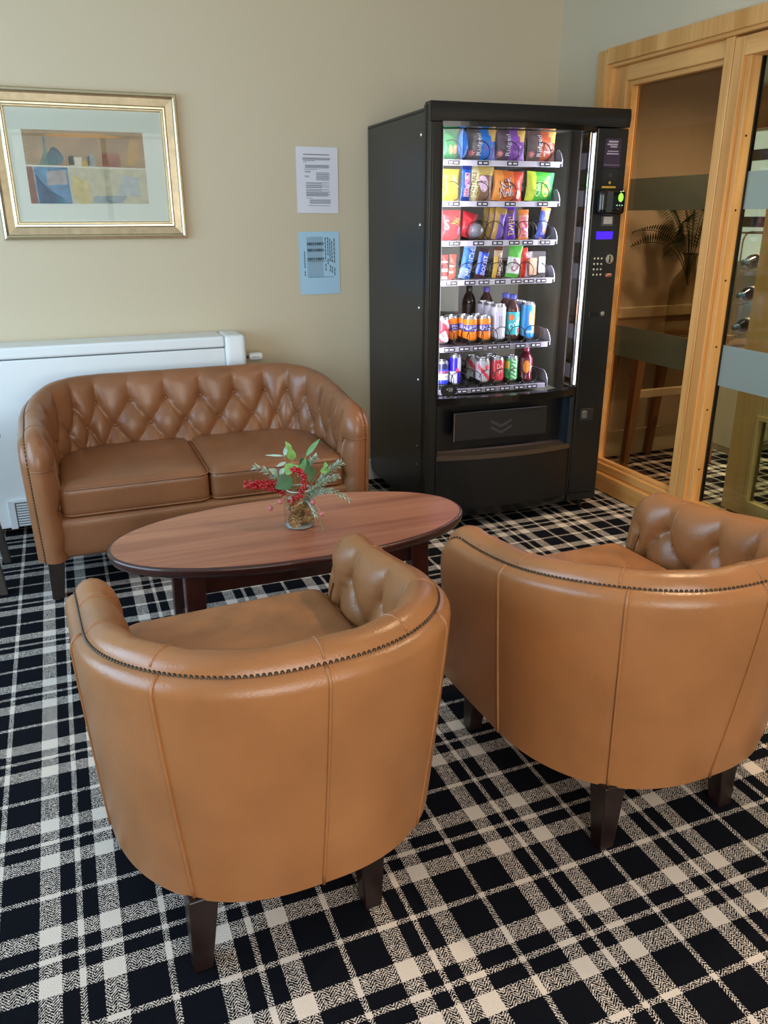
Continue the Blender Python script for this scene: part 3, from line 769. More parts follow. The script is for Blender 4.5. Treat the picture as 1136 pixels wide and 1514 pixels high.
# rail height, floor height, slot centres
trays = [(1.610, 1.622, (.136, .271, .410, .566)), (1.449, 1.461, (.142, .275, .408, .567)), (1.289, 1.301, (.148, .264, .355, .437, .504, .592)),
         (1.124, 1.136, (.140, .229, .297, .377, .457, .520, .584)), (.835, .850, (.138, .212, .281, .353, .416, .497, .577)), (.641, .655, (.139, .207, .279, .352, .427, .502, .571))]
coil_cache = {}
def coil(r, n):
    if (r, n) not in coil_cache:
        pts = [(r * math.sin(2 * PI * k / 18), .40 * k / (18 * n), r - r * math.cos(2 * PI * k / 18)) for k in range(18 * n + 1)]
        m_ = MB().tube(pts, .002, 4).mesh('coil'); m_.materials.append(COILM); coil_cache[(r, n)] = m_
    return coil_cache[(r, n)]
for ti, (zr, zf, slots) in enumerate(trays):
    can = ti >= 4
    tr_ = vp('tray', MB().box(.098, .655, .085, .60, zf - .008, zf - .001), TRAY if can else TRAYG)
    rl = vp('price_rail', MB().box(.094, .640, .074, .084, zr - .011, zr + .011), RAIL if not can else mat('tray_rail_dark', '8f8c9c', .4), .001, parent=tr_)
    vp('tray_side', MB().add([(.656, .085, zf - .02), (.656, .60, zf - .02), (.656, .60, zf + .05), (.656, .12, zf + .05), (.656, .10, zf + .035), (.656, .085, zf + .01),
                              (.660, .085, zf - .02), (.660, .60, zf - .02), (.660, .60, zf + .05), (.660, .12, zf + .05), (.660, .10, zf + .035), (.660, .085, zf + .01)],
                             [(0, 1, 2, 3, 4, 5), (11, 10, 9, 8, 7, 6)] + [(i, (i + 1) % 6, (i + 1) % 6 + 6, i + 6) for i in range(6)]), TRAYG, parent=tr_)
    if can: vp('tray_lip', MB().add([(.098, .084, zr + .004), (.650, .084, zr + .004), (.650, .16, zf), (.098, .16, zf)], [(0, 1, 2, 3)]), TRAY, parent=tr_)
    for si, u in enumerate(slots):
        p = MB().box(u - .026, u + .026, .0715, .0742, zr - .0085, zr + .0085, 0)
        p.box(u - .020, u - .006, .0708, .0716, zr - .004, zr + .004, 1); p.box(u + .002, u + .020, .0708, .0716, zr - .003, zr + .003, 1)
        vp('price_tag', p, [CHIP, CHIPT], parent=tr_)
        o = obj('coil', coil(.033 if slots[1] - slots[0] < .1 else .038, 6), [], tr_); o.location = (u + .008, .092, zf + .002)
        if can and si:
            um = (slots[si - 1] + u) / 2
            vp('divider', MB().add([(um - .003, .09, zf), (um - .003, .55, zf), (um - .003, .55, zf + .03), (um - .003, .12, zf + .022), (um - .003, .10, zf + .008),
                                    (um + .003, .09, zf), (um + .003, .55, zf), (um + .003, .55, zf + .03), (um + .003, .12, zf + .022), (um + .003, .10, zf + .008)],
                                   [(0, 1, 2, 3, 4), (9, 8, 7, 6, 5)] + [(i, (i + 1) % 5, (i + 1) % 5 + 5, i + 5) for i in range(5)]), BLACKG, parent=tr_)
gs = vp('glass_sticker', MB().add([(.105 + a, bow(.105) - .0005, .668 + b) for a, b in sh_disc(.040, .028)[0]], sh_disc(.040, .028)[1]), mat('sticker_dark', '14161a', .4))
v_, f_ = sh_text('<)))', .030); vp('sticker_print', MB().add([(.107 + a, bow(.105) - .002, .672 + b) for a, b in v_], f_), CHIPT, parent=gs)

# ------------------------------------------------------------------ goods inside the machine
def cm_(hexc, rough=.35, metal=0.):
    return mat('pack_' + hexc + ('_m' if metal else ''), hexc, rough, metal)
def place(root, u, v, z, yaw=0., tilt=0.):
    root.location = mach(u, v, z); root.rotation_euler = (0, tilt, TH + yaw)
def bag(name, label, u, w_, h, z, zones, zone_fn, decals=(), d=.045, v=.125, yaw=0., tilt=0., group=None, cat='snack packet'):
    t = thing(name, label, cat, group=group)
    def th_(a, b):
        e = (1 - abs(2 * a - 1) ** 3.2) ** .7 * max(0, math.sin(PI * min(1, max(0, (b - .05) / .90)))) ** .45
        wr = .0022 * math.sin(9 * a + 13 * b) * e + .0015 * math.sin(31 * b + 7 * a) * e
        return .0012 + d / 2 * e + wr
    def P(sg):
        def q(a, b):
            sq = 1 - .06 * math.sin(PI * b); flare = 1
            return ((a - .5) * w_ * sq, sg * th_(a, b), b * h)
        return q
    mb = MB(); mb.grid(P(-1), 14, 16, mfn=zone_fn); mb.grid(P(1), 8, 8, flip=True, mfn=zone_fn)
    obj('wrapper', mb, [cm_(c) for c in zones], t, smooth=True)
    def surf(x, y, lift): return (x, -th_(x / w_ + .5, y / h) - lift - .0006, y)
    for nm, shp, col, x, y, rot in decals:
        decal(nm, t, shp, surf, cm_(col), x * w_, y * h, rot, lift=.0012 if nm == 'lettering' else .0004)
    place(t, u + .017, v + .025, z, yaw, tilt)
    return t
def can(label, u, z, h, r, zones, zone_fn, decals=(), v=.17, yaw=0., group=None, cat='drink can'):
    t = thing('drink_can', label, cat, group=group)
    prof = [(r * .72, 0), (r * .80, .003), (r * .97, .011), (r, .016), (r, h * .35), (r, h * .6), (r, h - .018), (r * .98, h - .012), (r * .86, h - .004), (r * .84, h - .001), (r * .84, h), (r * .78, h), (r * .76, h - .004), (.001, h - .004)]
    n = 28
    # finer rings so that bands of colour can be placed
    full = []
    for i in range(len(prof) - 1):
        k = 6 if i in (3, 4, 5) else 1
        for q in range(k): full.append((prof[i][0] + (prof[i + 1][0] - prof[i][0]) * q / k, prof[i][1] + (prof[i + 1][1] - prof[i][1]) * q / k))
    full.append(prof[-1])
    def mf(a, zz, i):
        if zz < .010 or zz > h - .011: return 0
        return zone_fn(((a + PI / 2 + PI) % (2 * PI)) - PI, zz / h)
    obj('can_body', MB().lathe(full, n, mfn=mf), [mat('can_aluminium', 'b9bcc4', .28, .85)] + [cm_(c, .28) for c in zones], t, smooth=True, angle=60)
    surf = lambda x, y, lift: ((r + lift) * math.sin(x / r), -(r + lift) * math.cos(x / r), y)
    for nm, shp, col, x, y, rot in decals: decal(nm, t, shp, surf, cm_(col), x * r, y * h, rot, lift=.0010 if nm == 'lettering' else .0006)
    place(t, u, v, z, yaw)
    return t
def bottle(label, u, z, h, r, cap_c, liquid, label_c, decals=(), v=.17, yaw=0., group=None, lz=(.12, .62)):
    t = thing('drink_bottle', label, 'drink bottle', group=group)
    prof = [(r * .8, 0), (r, .006), (r, h * .10), (r * .96, h * .13), (r * .96, h * .6), (r, h * .63), (r * .95, h * .70), (r * .7, h * .80), (r * .42, h * .87), (r * .40, h * .90)]
    obj('bottle_body', MB().lathe(prof, 22), [mat('liquid_' + liquid, liquid, .12)], t, smooth=True, angle=60)
    obj('bottle_cap', MB().lathe([(r * .47, h * .895), (r * .47, h * .985), (r * .40, h), (.001, h)], 18), cm_(cap_c), t, smooth=True, angle=40)
    lab = obj('label_sleeve', MB().lathe([(r * 1.0, h * lz[0]), (r * 1.0, h * lz[1])], 22, cap=False), cm_(label_c), t, smooth=True)
    surf = lambda x, y, lift: ((r + lift) * math.sin(x / r), -(r + lift) * math.cos(x / r), y)
    for nm, shp, col, x, y, rot in decals: decal(nm, t, shp, surf, cm_(col), x * r, y * h, rot, lift=.0012 if nm == 'lettering' else .0008)
    place(t, u, v, z, yaw)
    return t
H90 = PI / 2
z1, z2, z3, z4, z5, z6 = (q[1] for q in trays)
# first shelf
bag('crisp_packet', 'green crisp packet at the far left of the top shelf', .130, .085, .122, z1, ['1f8a4c', 'e0a860'], lambda a, b: 0,
    [('emblem', sh_disc(.010, .018), 'e0b070', -.02, .34, .15), ('emblem', sh_disc(.009, .018), 'e3a070', .22, .34, -.1)])
bag('crisp_packet', 'blue crisp packet turned edge-on on the top shelf', .193, .10, .122, z1, ['2a74d6', '6fa4e8'], lambda a, b: 1 if .6 < a < .8 else 0, (), yaw=1.18)
def ridge(label, u, base, main, light, circ, word, hand):
    return bag('crisp_packet', label, u, .142, .124, z1, [base, main, light, 'd8b060'], lambda a, b: 0 if a < .40 else (3 if (b > .62 and a > .72 + (.9 - b) * .4) else (2 if (a > .82 and b < .5) else 1)),
        [('starburst', sh_star(.017, 8), 'ea8d92', -.36, .24, .2), ('oval_panel', sh_disc(.027, .034), circ, .20, .36, 0), ('lettering', sh_text(word, .085, .026), 'e6e4f2', -.11, .52, H90)])
ridge('blue crisp packet with pink starburst on the top shelf', .277, '6d6a6e', '2f7fdc', '8b8fe0', '6f78c8', 'Ridged', 0)
ridge('purple crisp packet with pink starburst on the top shelf', .415, '5c4a5c', '8c4fb6', 'b088d8', '6d3f8e', 'Ridged', 0)
ridge('rust-orange crisp packet with pink starburst on the top shelf', .566, '6a5a58', 'c4603c', 'dca0a0', '9a5a48', 'Ridged', 0)
# second shelf
bag('crisp_packet', 'yellow crisp packet at the far left of the second shelf', .138, .085, .128, z2, ['ead12e', 'f0dc70'], lambda a, b: 0,
    [('swoosh', sh_disc(.006, .022), 'ecc8a0', .1, .70, .3), ('disc', sh_disc(.026), 'e8b838', .05, .3, 0)])
bag('sweet_packet', 'slim blue sweet packet with red vertical lettering on the second shelf', .203, .046, .144, z2, ['2462c8', '22409a', 'c9b8e0'], lambda a, b: 1 if b < .1 or b > .9 else 0,
    [('panel', sh_rect(.024, .095), 'd4bcdc', .06, .46, 0), ('lettering', sh_text('HARIBO', .088, .017), 'd6324a', .06, .46, H90)], d=.02, tilt=.05, v=.115)
bag('sweet_packet', 'gold and brown sweet packet with dark vertical lettering on the second shelf', .275, .122, .142, z2, ['d8c070', '8a6a58', 'e8dfb0', 'b49a58'], lambda a, b: 2 if a < .36 else (0 if b > .78 else (1 if b < .72 and a > .45 else 3)),
    [('lettering', sh_text('MINSTRELS', .105, .016), '2c1c1a', -.34, .44, H90 - .12), ('lettering', sh_text('GOLD', .05, .016), '3a2420', -.16, .34, H90 - .12), ('emblem', sh_disc(.022, .034), 'e2c4dc', .05, .50, .3), ('emblem', sh_disc(.012, .016), 'f2e6f4', .12, .42, .4)], tilt=.05)
bag('crisp_packet', 'bright orange crisp packet with black and white lettering on the second shelf', .408, .148, .124, z2, ['e8782a', 'd0452e', 'f09a44'], lambda a, b: 2 if a < .3 else (1 if a > .62 else 0),
    [('lettering', sh_text('NIK', .062, .042), '181414', -.08, .58, .45), ('lettering', sh_text('NAK', .070, .050), '181414', -.06, .30, .25), ('lettering', sh_text('NIK', .055, .033), 'f2eef8', -.085, .585, .45), ('lettering', sh_text('NAK', .062, .040), 'f2eef8', -.065, .305, .25), ('emblem', sh_disc(.012, .02), 'f0d0c0', .33, .25, .2)], tilt=.06)
bag('crisp_packet', 'green and lime crisp packet at the right of the second shelf', .567, .138, .122, z2, ['4fb43c', 'cfe04a', '38a052'], lambda a, b: 1 if a < .26 else (2 if a > .8 else 0),
    [('oval_panel', sh_disc(.020, .034), 'e8b848', .16, .44, .1), ('lettering', sh_text('Chilli', .062, .020), 'eaf6d8', -.12, .42, H90 - .1)], tilt=.06)
# third shelf
bag('sweet_packet', 'red sweet packet with orange shape at the far left of the third shelf', .142, .10, .124, z3, ['d8333c', 'e24a50'], lambda a, b: 0,
    [('swoosh', sh_star(.026, 4), 'f0a040', .2, .64, .5), ('panel', sh_rect(.012, .03), 'd88cc8', .36, .32, -.2), ('lettering', sh_text('S', height=.04), 'f4eef0', -.24, .52, 0)])
bag('sweet_packet', 'plain red packet tipped sideways on the third shelf', .220, .075, .105, z3 + .012, ['d23440', 'e05a5e'], lambda a, b: 1 if a > .8 else 0, (), tilt=.25, v=.14)
def tub(label, u, z):
    t = thing('clear_pot', label, 'snack pot'); r = .038
    obj('pot', MB().lathe([(.0005, .0), (r * .62, .001), (r * .8, .02), (r, .052)], 24, axis='Y', cap=False), mat('frosted_plastic', '9a9aa6', .25, trans=.4), t, smooth=True)
    obj('lid', MB().lathe([(r * 1.05, .052), (r * 1.05, .058), (.001, .059)], 24, axis='Y', cap=False), mat('pot_lid', '70707a', .25), t, smooth=True)
    place(t, u, .115, z + r * 1.06)
tub('clear round pot lying on its side on the third shelf', .280, z3)
def bar(label, u, w_, h, z, zones, fn, decals, **k): return bag('chocolate_bar', label, u, w_, h, z, zones, fn, decals, d=k.pop('d', .024), cat='chocolate bar', **k)
for k in range(3):
    bar(['gold and purple chocolate bar on the third shelf beside the clear pot', 'second gold and purple bar from the glass on the third shelf', 'third gold and purple bar from the glass on the third shelf'][k], .362 - .013 * k, .050, .134, z3, ['6d4fb0', 'b89248', '8a68c8'], lambda a, b: 1 if (a < .42 or b > .80) else 0, (), tilt=.16, v=.115 + .035 * k, yaw=-.25, group='gold and purple bars on the third shelf')
bar('purple chocolate bar with yellow vertical lettering on the third shelf', .435, .056, .142, z3, ['5a24b0', '7a48d0', '6a4a3c'], lambda a, b: 2 if (.74 < b < .86 and .3 < a < .8) else (1 if a < .2 or b > .92 else 0), [('lettering', sh_text('TWIRL', .090, .026), 'f0d828', .04, .42, H90)], tilt=-.05)
bar('pink and orange chocolate bar on the third shelf', .503, .052, .126, z3, ['e08a80', 'd8803c', 'e8c0b0'], lambda a, b: 1 if b > .82 or b < .08 else (2 if a > .75 else 0), [('swirl', sh_text('S', .030, .05), 'd04a78', .0, .56, .1), ('swirl', sh_text('S', .030, .04), 'c8407a', .05, .26, .1)], tilt=-.05)
bar('blue and orange striped chocolate bar at the right of the third shelf', .586, .048, .138, z3, ['5466c8', 'e0924c', 'cfd0e8'], lambda a, b: 1 if (b > .86 or (math.floor(b * 5 + a * 1.2) % 2 == 0 and a > .45)) else 0, [('lettering', sh_text('DOUBLE', .075, .014), 'f4e8e0', .05, .42, H90)], tilt=.2)
# fourth shelf
bar('slim red and white bar at the far left of the fourth shelf', .122, .030, .104, z4, ['c23c38', 'e8d8d0'], lambda a, b: 1 if math.floor(b * 9) % 3 == 0 else 0, ())
bar('red bar with pale bands, second from the left on the fourth shelf', .157, .034, .106, z4, ['d8503c', 'f0d4c4'], lambda a, b: 1 if (.50 < b < .58 or .26 < b < .34 and a < .5) else 0, (), tilt=.04)
bar('large pale blue wrapped bar leaning on the fourth shelf', .215, .058, .150, z4, ['2f78dc', 'a8c4f0', '5a98e8'], lambda a, b: 1 if (b < .3 and a < .6) or b > .9 else (2 if a < .3 else 0), [('lettering', sh_text('MUNCH', .115, .026), 'eef2ff', .18, .48, H90)], tilt=.20, d=.03)
bar('bright blue chocolate bar with white lettering on the fourth shelf', .290, .050, .130, z4, ['2a58d8', '7c9cf0', '4a3038'], lambda a, b: 2 if b < .1 or b > .9 else (1 if a < .25 else 0), [('lettering', sh_text('BOOST', .085, .022), 'f0eeff', .16, .46, H90)], tilt=.20)
bar('brown and gold chocolate bar with vertical lettering on the fourth shelf', .376, .044, .136, z4, ['6a3c28', 'd8b048', 'c8a888'], lambda a, b: 1 if a < .42 and b < .7 else (2 if b > .7 and b < .9 else 0), [('lettering', sh_text('SNICKERS', .098, .017), 'efe4f4', .2, .44, H90)], tilt=.06)
bar('green and white chocolate bar on the fourth shelf', .455, .070, .142, z4, ['58b848', 'd4dcd8', '9ad090'], lambda a, b: 0 if b > .62 or b < .14 else 1, [('swirl', sh_text('A', .03, .034), 'a04a78', .0, .48, .4), ('swirl', sh_text('o', .03, .03), 'b04a80', .0, .30, .4)], tilt=.12)
bar('bright red chocolate bar on the fourth shelf', .517, .042, .128, z4, ['e03424', 'f07060', 'f0c8c0'], lambda a, b: 1 if a < .2 else (2 if a > .75 and b > .4 and b < .8 else 0), (), tilt=-.04, v=.13)
def sandwich():
    t = thing('sandwich_pack', 'white wedge sandwich pack at the right of the fourth shelf', 'sandwich pack')
    v = [(-.045, .0, 0), (.045, .0, 0), (.045, .06, 0), (-.045, .06, 0), (-.045, .035, .112), (.045, .010, .112), (.045, .05, .112), (-.045, .05, .112)]
    obj('carton', MB().add(v, [(3, 2, 1, 0), (4, 5, 6, 7), (1, 2, 6, 5), (2, 3, 7, 6), (3, 0, 4, 7)]), cm_('d8cfd8'), t, bevel=.003)
    obj('filling', MB().box(-.036, .0, .004, .03, .01, .085), cm_('d8a088'), t)
    obj('film', MB().add([v[0], v[1], v[5], v[4]], [(0, 1, 2, 3)]), GLASS, t)
    obj('label_patch', MB().box(.008, .040, .000, .004, .02, .09), cm_('e8e2ee'), t)
    place(t, .585, .12, z4)
sandwich()
# fifth shelf: cans and bottles
PI2 = 2 * PI
def irn(label, u, v, yaw): return can(label, u, z5, .118, .0335, ['ee8420', '3a3ca8'], lambda a, b: 2 if .44 < b < .68 and abs(a) < 1.9 else 1, [('lettering', sh_text('IRN-BRU', .098, .020), 'e6e2f4', 0, .56, 0)], v=v, yaw=yaw, group='orange drink cans on the fifth shelf')
can('red drink can at the far left of the fifth shelf', .138, z5, .120, .0335, ['d83a4a', 'e8c8d0'], lambda a, b: 2 if math.sin(a * 2.2 + b * 9) > .72 else 1, [('ribbon', sh_rect(.016, .05), 'f0dce0', .25, .3, .5)], v=.165)
irn('orange drink can with blue lettering band, left of the front pair on the fifth shelf', .281, .17, -.55)
irn('orange drink can with blue lettering band, right of the front pair on the fifth shelf', .352, .17, .30)
irn('orange drink can behind the front pair, nearest the red can on the fifth shelf', .212, .235, 1.3)
irn('orange drink can in the second rank behind the left of the front pair', .281, .245, .6)
irn('orange drink can in the second rank behind the right of the front pair', .352, .245, -.7)
for k in range(3):
    can(['tall silver drink can at the front beside the labelled bottle', 'second tall silver drink can from the glass', 'third tall silver drink can from the glass'][k], .425, z5, .168, .0345, ['c9c8d8', 'b4b2c8'], lambda a, b: 2 if (.3 < b < .8 and math.sin(6 * a) > .8) else 1, [('claw_mark', sh_rect(.004, .05), '9a98b4', -.3 + .3 * q, .55, .05) for q in range(3)], v=.17 + .078 * k, group='tall silver cans on the fifth shelf')
for k in range(2):
    bottle(['plastic bottle with turquoise label and blue cap at the front of the fifth shelf', 'second blue-capped bottle from the glass on the fifth shelf'][k], .497, z5 + .004, .205, .034, '4a58b8', '4a2a2e', '2fb4c4',
       [('lettering', sh_text('Oasis', .072, .028), 'f0f2fa', .0, .38, .75), ('fruit', sh_disc(.014), 'e87838', -.55, .50, 0), ('fruit', sh_disc(.009, .013), 'd83c48', .62, .20, 0)] if k == 0 else (), v=.17 + .075 * k, group='blue-capped bottles on the fifth shelf')
for k in range(2):
    can(['tall blue and orange drink can at the right of the fifth shelf', 'second tall blue and orange can from the glass'][k], .577, z5, .172, .0345, ['2f8ee0', 'e89a58', '7ac0f0'], lambda a, b: 2 if (a > .55 and b > .2) else (3 if a < -.9 else 1), [('emblem', sh_disc(.007, .034), 'e8a070', -.1, .58, 0), ('panel', sh_rect(.03, .012), 'a8c8f0', -.2, .22, 0)], v=.17 + .078 * k, group='tall blue cans on the fifth shelf')
bottle('dark cola bottle standing at the back of the fifth shelf', .405, z5 + .004, .225, .034, '1c1414', '24120e', '2a1512', (), v=.46)
bottle('brown bottle at the back of the fifth shelf behind the blue-capped bottle', .470, z5 + .004, .222, .034, '5a4ab0', '3a1a1c', '4a2228', (), v=.40)
# sixth shelf
can('dark blue and white drink can at the far left of the bottom shelf', .139, z6, .120, .0335, ['20264a', 'dcdcf0', '2a3cc0'], lambda a, b: 3 if .12 < b < .28 else (2 if .28 < b < .52 else (3 if .62 < b < .70 else 1)), [('lettering', sh_text('PEPSI', .044, .016), '18203c', .1, .38, 0), ('band', sh_rect(.06, .007), 'd0406a', .0, .58, 0)], v=.16)
can('slim blue and silver energy drink can on the bottom shelf', .209, z6, .142, .029, ['2a20b8', 'c4c6dc'], lambda a, b: 1 if (a < 0) == (b > .48) else 2, [('emblem', sh_disc(.008, .012), 'e0486c', 0, .5, 0)], v=.165)
can('silver drink can with red diagonal in the second rank of the bottom shelf', .338, z6, .118, .0335, ['aeaeb6', 'c83c4c'], lambda a, b: 2 if abs(b - .5 + a * .3) < .12 else 1, (), v=.245)
can('silver drink can with red diagonal at the front of the bottom shelf', .352, z6, .118, .0335, ['b4b4bc', 'd23c50'], lambda a, b: 2 if abs(b - .38 + (a) * .32) < .10 and abs(a) < 1.1 else 1, [('emblem', sh_disc(.012), 'd04050', .3, .66, 0)], v=.165)
can('crimson drink can at the front of the bottom shelf', .427, z6, .120, .0335, ['c42c40', 'd84a58'], lambda a, b: 2 if math.sin(3 * a + 7 * b) > .8 else 1, [('lettering', sh_text('Dr', .022, .024), 'f2d8dc', -.1, .66, 0), ('lettering', sh_text('P', .014, .020), 'f2d8dc', .05, .42, 0)], v=.165)
can('crimson drink can in the second rank of the bottom shelf', .427, z6, .120, .0335, ['c42c40', 'd84a58'], lambda a, b: 1, (), v=.245)
can('green and white drink can on the bottom shelf', .502, z6, .122, .0335, ['2fa85c', 'c8dccc', 'd8c040'], lambda a, b: 3 if (a < -.75 and .5 < b < .8) else (2 if abs(a + .1) < .45 and math.floor(b * 13 + a * 2) % 2 == 0 else 1), (), v=.165)
bottle('dark red bottle with orange label at the right of the bottom shelf', .571, z6, .160, .033, 'a83048', '5a1c28', '6c2430', [('emblem', sh_disc(.016, .03), 'e88a34', -.35, .45, 0), ('lettering', sh_text('o', .016, .014), 'f0e0d8', .45, .42, 0)], v=.15, lz=(.25, .7))

# ------------------------------------------------------------------ heater, picture, notices
def heater():
    t = thing('wall_heater', 'long white panel heater on the wall behind the sofa', 'heater', (0, 0, 0))
    x0 = -1.15
    obj('casing', MB().box(x0, .705, 3.855, 4.045, .04, .812), WHITE, t, bevel=.006)
    obj('top_cover', MB().box(x0, .705, 3.850, 4.045, .816, .868), WHITE, t, bevel=.010, seg=3)
    obj('end_cap', MB().rbox(.706, .806, 3.845, 4.045, .04, .870, .016, 4), WHITE, t, smooth=True)
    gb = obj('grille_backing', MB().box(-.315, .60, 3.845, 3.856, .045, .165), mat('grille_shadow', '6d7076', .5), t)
    for k in range(9):
        obj('grille_slat', MB().box(-.31, .595, 3.838, 3.846, .052 + .0125 * k, .058 + .0125 * k), WHITE, gb)
    obj('grille_surround', MB().box(-.345, -.315, 3.838, 3.856, .04, .17).box(-.345, .61, 3.838, 3.856, .165, .178), WHITE, t, bevel=.002)
heater()
t = thing('radiator_valve', 'small white thermostatic valve beside the heater', 'valve', (.807, 3.93, .75))
obj('valve_stem', MB().lathe([(.006, 0), (.006, .03)], 10, axis='X'), mat('valve_dark', '2a2a2a', .4), t)
obj('valve_head', MB().lathe([(.012, .026), (.018, .03), (.020, .05), (.020, .085), (.017, .092), (.001, .093)], 18, axis='X'), WHITE, t, smooth=True, angle=40)
for k in range(3): obj('dial_mark', MB().box(.042 + .012 * k, .046 + .012 * k, -.0212, -.0195, -.002, .004), mat('dial_ink', '3a3a3e', .6), t)
obj('valve_pipe', MB().tube([(.010, .02, 0), (.010, .02, -.6), (.010, .06, -.7)], .006, 8), WHITE, t, smooth=True)

def picture():
    t = thing('framed_picture', 'still life print with wide white mount in a champagne gold frame', 'picture', (.205, YB, 1.606))
    X0, X1, Z0, Z1 = -.395, .393, -.300, .305
    GOLD = mat('champagne_gold', 'b5a588', .34, metal=.75, noise=.12, nscale=30); GOLDL = mat('bright_gold_lip', 'ddd0ae', .22, metal=.9)
    # mitred moulding: profile (inset from outer edge, depth in front of wall)
    prof = [(0, .0), (0, .022), (.004, .028), (.012, .030), (.018, .026), (.022, .020), (.050, .014), (.056, .018), (.062, .018), (.066, .013), (.070, .013), (.076, .006), (.082, .002), (.082, .0)]
    def corner(i, d): return [(X0 + d, Z0 + d), (X1 - d, Z0 + d), (X1 - d, Z1 - d), (X0 + d, Z1 - d)][i % 4]
    for sd in range(4):
        mb = MB(); vs = []
        for d, h in prof:
            for q in (sd, sd + 1): c = corner(q, d); vs.append((c[0], -h, c[1]))
        for k in range(len(prof) - 1): mb.f.append((2 * k, 2 * k + 1, 2 * k + 3, 2 * k + 2)); mb.m.append(1 if k in (2, 3, 7, 10) else 0)
        mb.v = vs
        obj('frame_rail', mb, [GOLD, GOLDL], t)
    obj('mount', MB().box(X0 + .07, X1 - .07, -.006, -.001, Z0 + .07, Z1 - .07), mat('mount_white', 'dedad0', .7), t)
    # the printed picture, flat shapes
    ax0, ax1, az0, az1 = -.265, .234, -.150, .146
    sf = lambda x, y, l: (x, -.0062 - l, y)
    art = obj('print', MB().box(ax0, ax1, -.0066, -.005, az0, az1), mat('art_tan', 'a58467', .8, noise=.22, nscale=14), t)
    A = lambda nm, pts, col, lift, nz=.25: decal(nm, art, sh_poly(pts), sf, mat('art_' + col, col, .8, noise=nz * 1.2, nscale=48), lift=lift)
    A('painted_cloth', [(ax0, az0), (ax1, az0), (ax1, -.004), (ax0, .004)], 'c3b69c', .0008, .14)
    A('painted_red_edge', [(ax0, az0), (-.235, az0), (-.240, .000), (ax0, .002)], '8a5a4a', .0012)
    A('painted_blue_drape', [(-.235, az0), (-.095, az0), (-.100, -.03), (-.098, .000), (-.237, .002)], '5f86a8', .0013, .35)
    A('painted_blue_shade', [(-.230, az0), (-.125, az0), (-.135, -.12), (-.175, -.10), (-.215, -.06), (-.232, -.03)], '3c5a78', .0016, .3)
    A('painted_pink_patch', [(-.19, -.075), (-.105, -.07), (-.108, -.012), (-.185, -.018)], 'a99a9a', .0016, .2)
    A('painted_teal_patch', [(-.165, az0), (-.125, az0), (-.13, -.13), (-.15, -.122)], '2e6e84', .0019, .2)
    A('painted_yellow_patch', [(-.065, az0), (-.015, az0), (-.02, -.06), (-.075, -.03), (-.092, -.10)], 'cbb27a', .0013, .15)
    A('painted_grey_patch', [(-.01, -.148), (.12, -.148), (.14, -.115), (.0, -.118)], '9aa0a4', .0013, .2)
    A('painted_lilac_patch', [(.10, -.11), (.20, -.12), (.20, -.04), (.13, -.03)], 'b4b2b0', .0013, .15)
    A('painted_shelf_line', [(ax0, .000), (ax1, -.006), (ax1, .000), (ax0, .007)], 'd6cdbc', .0022, .05)
    A('painted_glow', [(-.19, .124), (-.10, .119), (.10, .120), (.16, .126), (.05, .133), (-.12, .134)], 'd69a64', .0012, .1)
    A('painted_amber', [(.15, .010), (.20, .008), (.22, .10), (.18, .12), (.16, .06)], 'b88f5c', .0012, .2)
    A('painted_red_block', [(.050, .006), (.128, .002), (.130, .058), (.052, .060)], '9d6250', .0014, .2)
    A('painted_bottle', [(-.215, .006), (-.155, .006), (-.160, .03), (-.172, .06), (-.176, .12), (-.186, .12), (-.188, .06), (-.20, .03)], '6b7a70', .0016, .2)
    A('painted_pot', [(-.145 + .036 * math.cos(k * PI / 8), .036 + .030 * math.sin(k * PI / 8)) for k in range(16)], '4f6a70', .0018, .3)
    A('painted_pot_lid', [(-.165, .060), (-.118, .058), (-.132, .074), (-.146, .080), (-.158, .074)], '3a565e', .0021, .2)
    A('painted_cup', [(-.080, .006), (-.038, .004), (-.034, .040), (-.082, .040)], 'cfc3ae', .0017, .15)
    A('painted_dark_cup', [(-.090, .010), (-.066, .008), (-.068, .046), (-.090, .044)], '46433e', .0019, .2)
    A('painted_fruit', [(-.024 + .014 * math.cos(k * PI / 6), .014 + .014 * math.sin(k * PI / 6)) for k in range(12)], 'c69a4e', .0021, .1)
    A('painted_jug', [(-.012, .006), (.020, .004), (.024, .040), (.012, .056), (-.004, .056), (-.012, .040)], '9a948e', .0017, .3)
    A('painted_jug_shade', [(-.014, .008), (-.004, .008), (-.002, .05), (-.012, .044)], '55565a', .0021, .1)
    obj('glazing', MB().box(X0 + .078, X1 - .078, -.0125, -.0115, Z0 + .078, Z1 - .078), glass_mat('picture_glass', 'f6f8f6', 1.18), t)
picture()

INK = mat('printed_ink', '77777c', .8); INKD = mat('printed_ink_dark', '4a6070', .8)
def notice(label, cx, cz, w_, h, paper, lines, ink, rot=0.):
    t = thing('paper_notice', label, 'notice', (cx, YB - .002, cz), 0, 'notices on the wall'); t.rotation_euler = (0, rot, 0)
    pm = mat('paper_' + paper, paper, .45, spec=.3)
    n = 8
    obj('sheet', MB().grid(lambda a, b: ((a - .5) * w_, -.0012 - .0016 * math.sin(PI * a) * (1 - b), (b - .5) * h), n, n), pm, t, smooth=True)
    mb = MB()
    for x0, x1, z0, z1 in lines:
        mb.add([(x0 * w_, -.0034, z0 * h), (x1 * w_, -.0034, z0 * h), (x1 * w_, -.0034, z1 * h), (x0 * w_, -.0034, z1 * h)], [(0, 1, 2, 3)])
    tag(obj('printed_lines', mb, ink, t), kind='stuff')
    return t
ln = []
def row(x0, x1, z, th=.007): ln.append((x0, x1, z - th / 2, z + th / 2))
row(-.33, .29, .385, .013)
for k in range(3): row(-.35, .31, .335 - .013 * k)
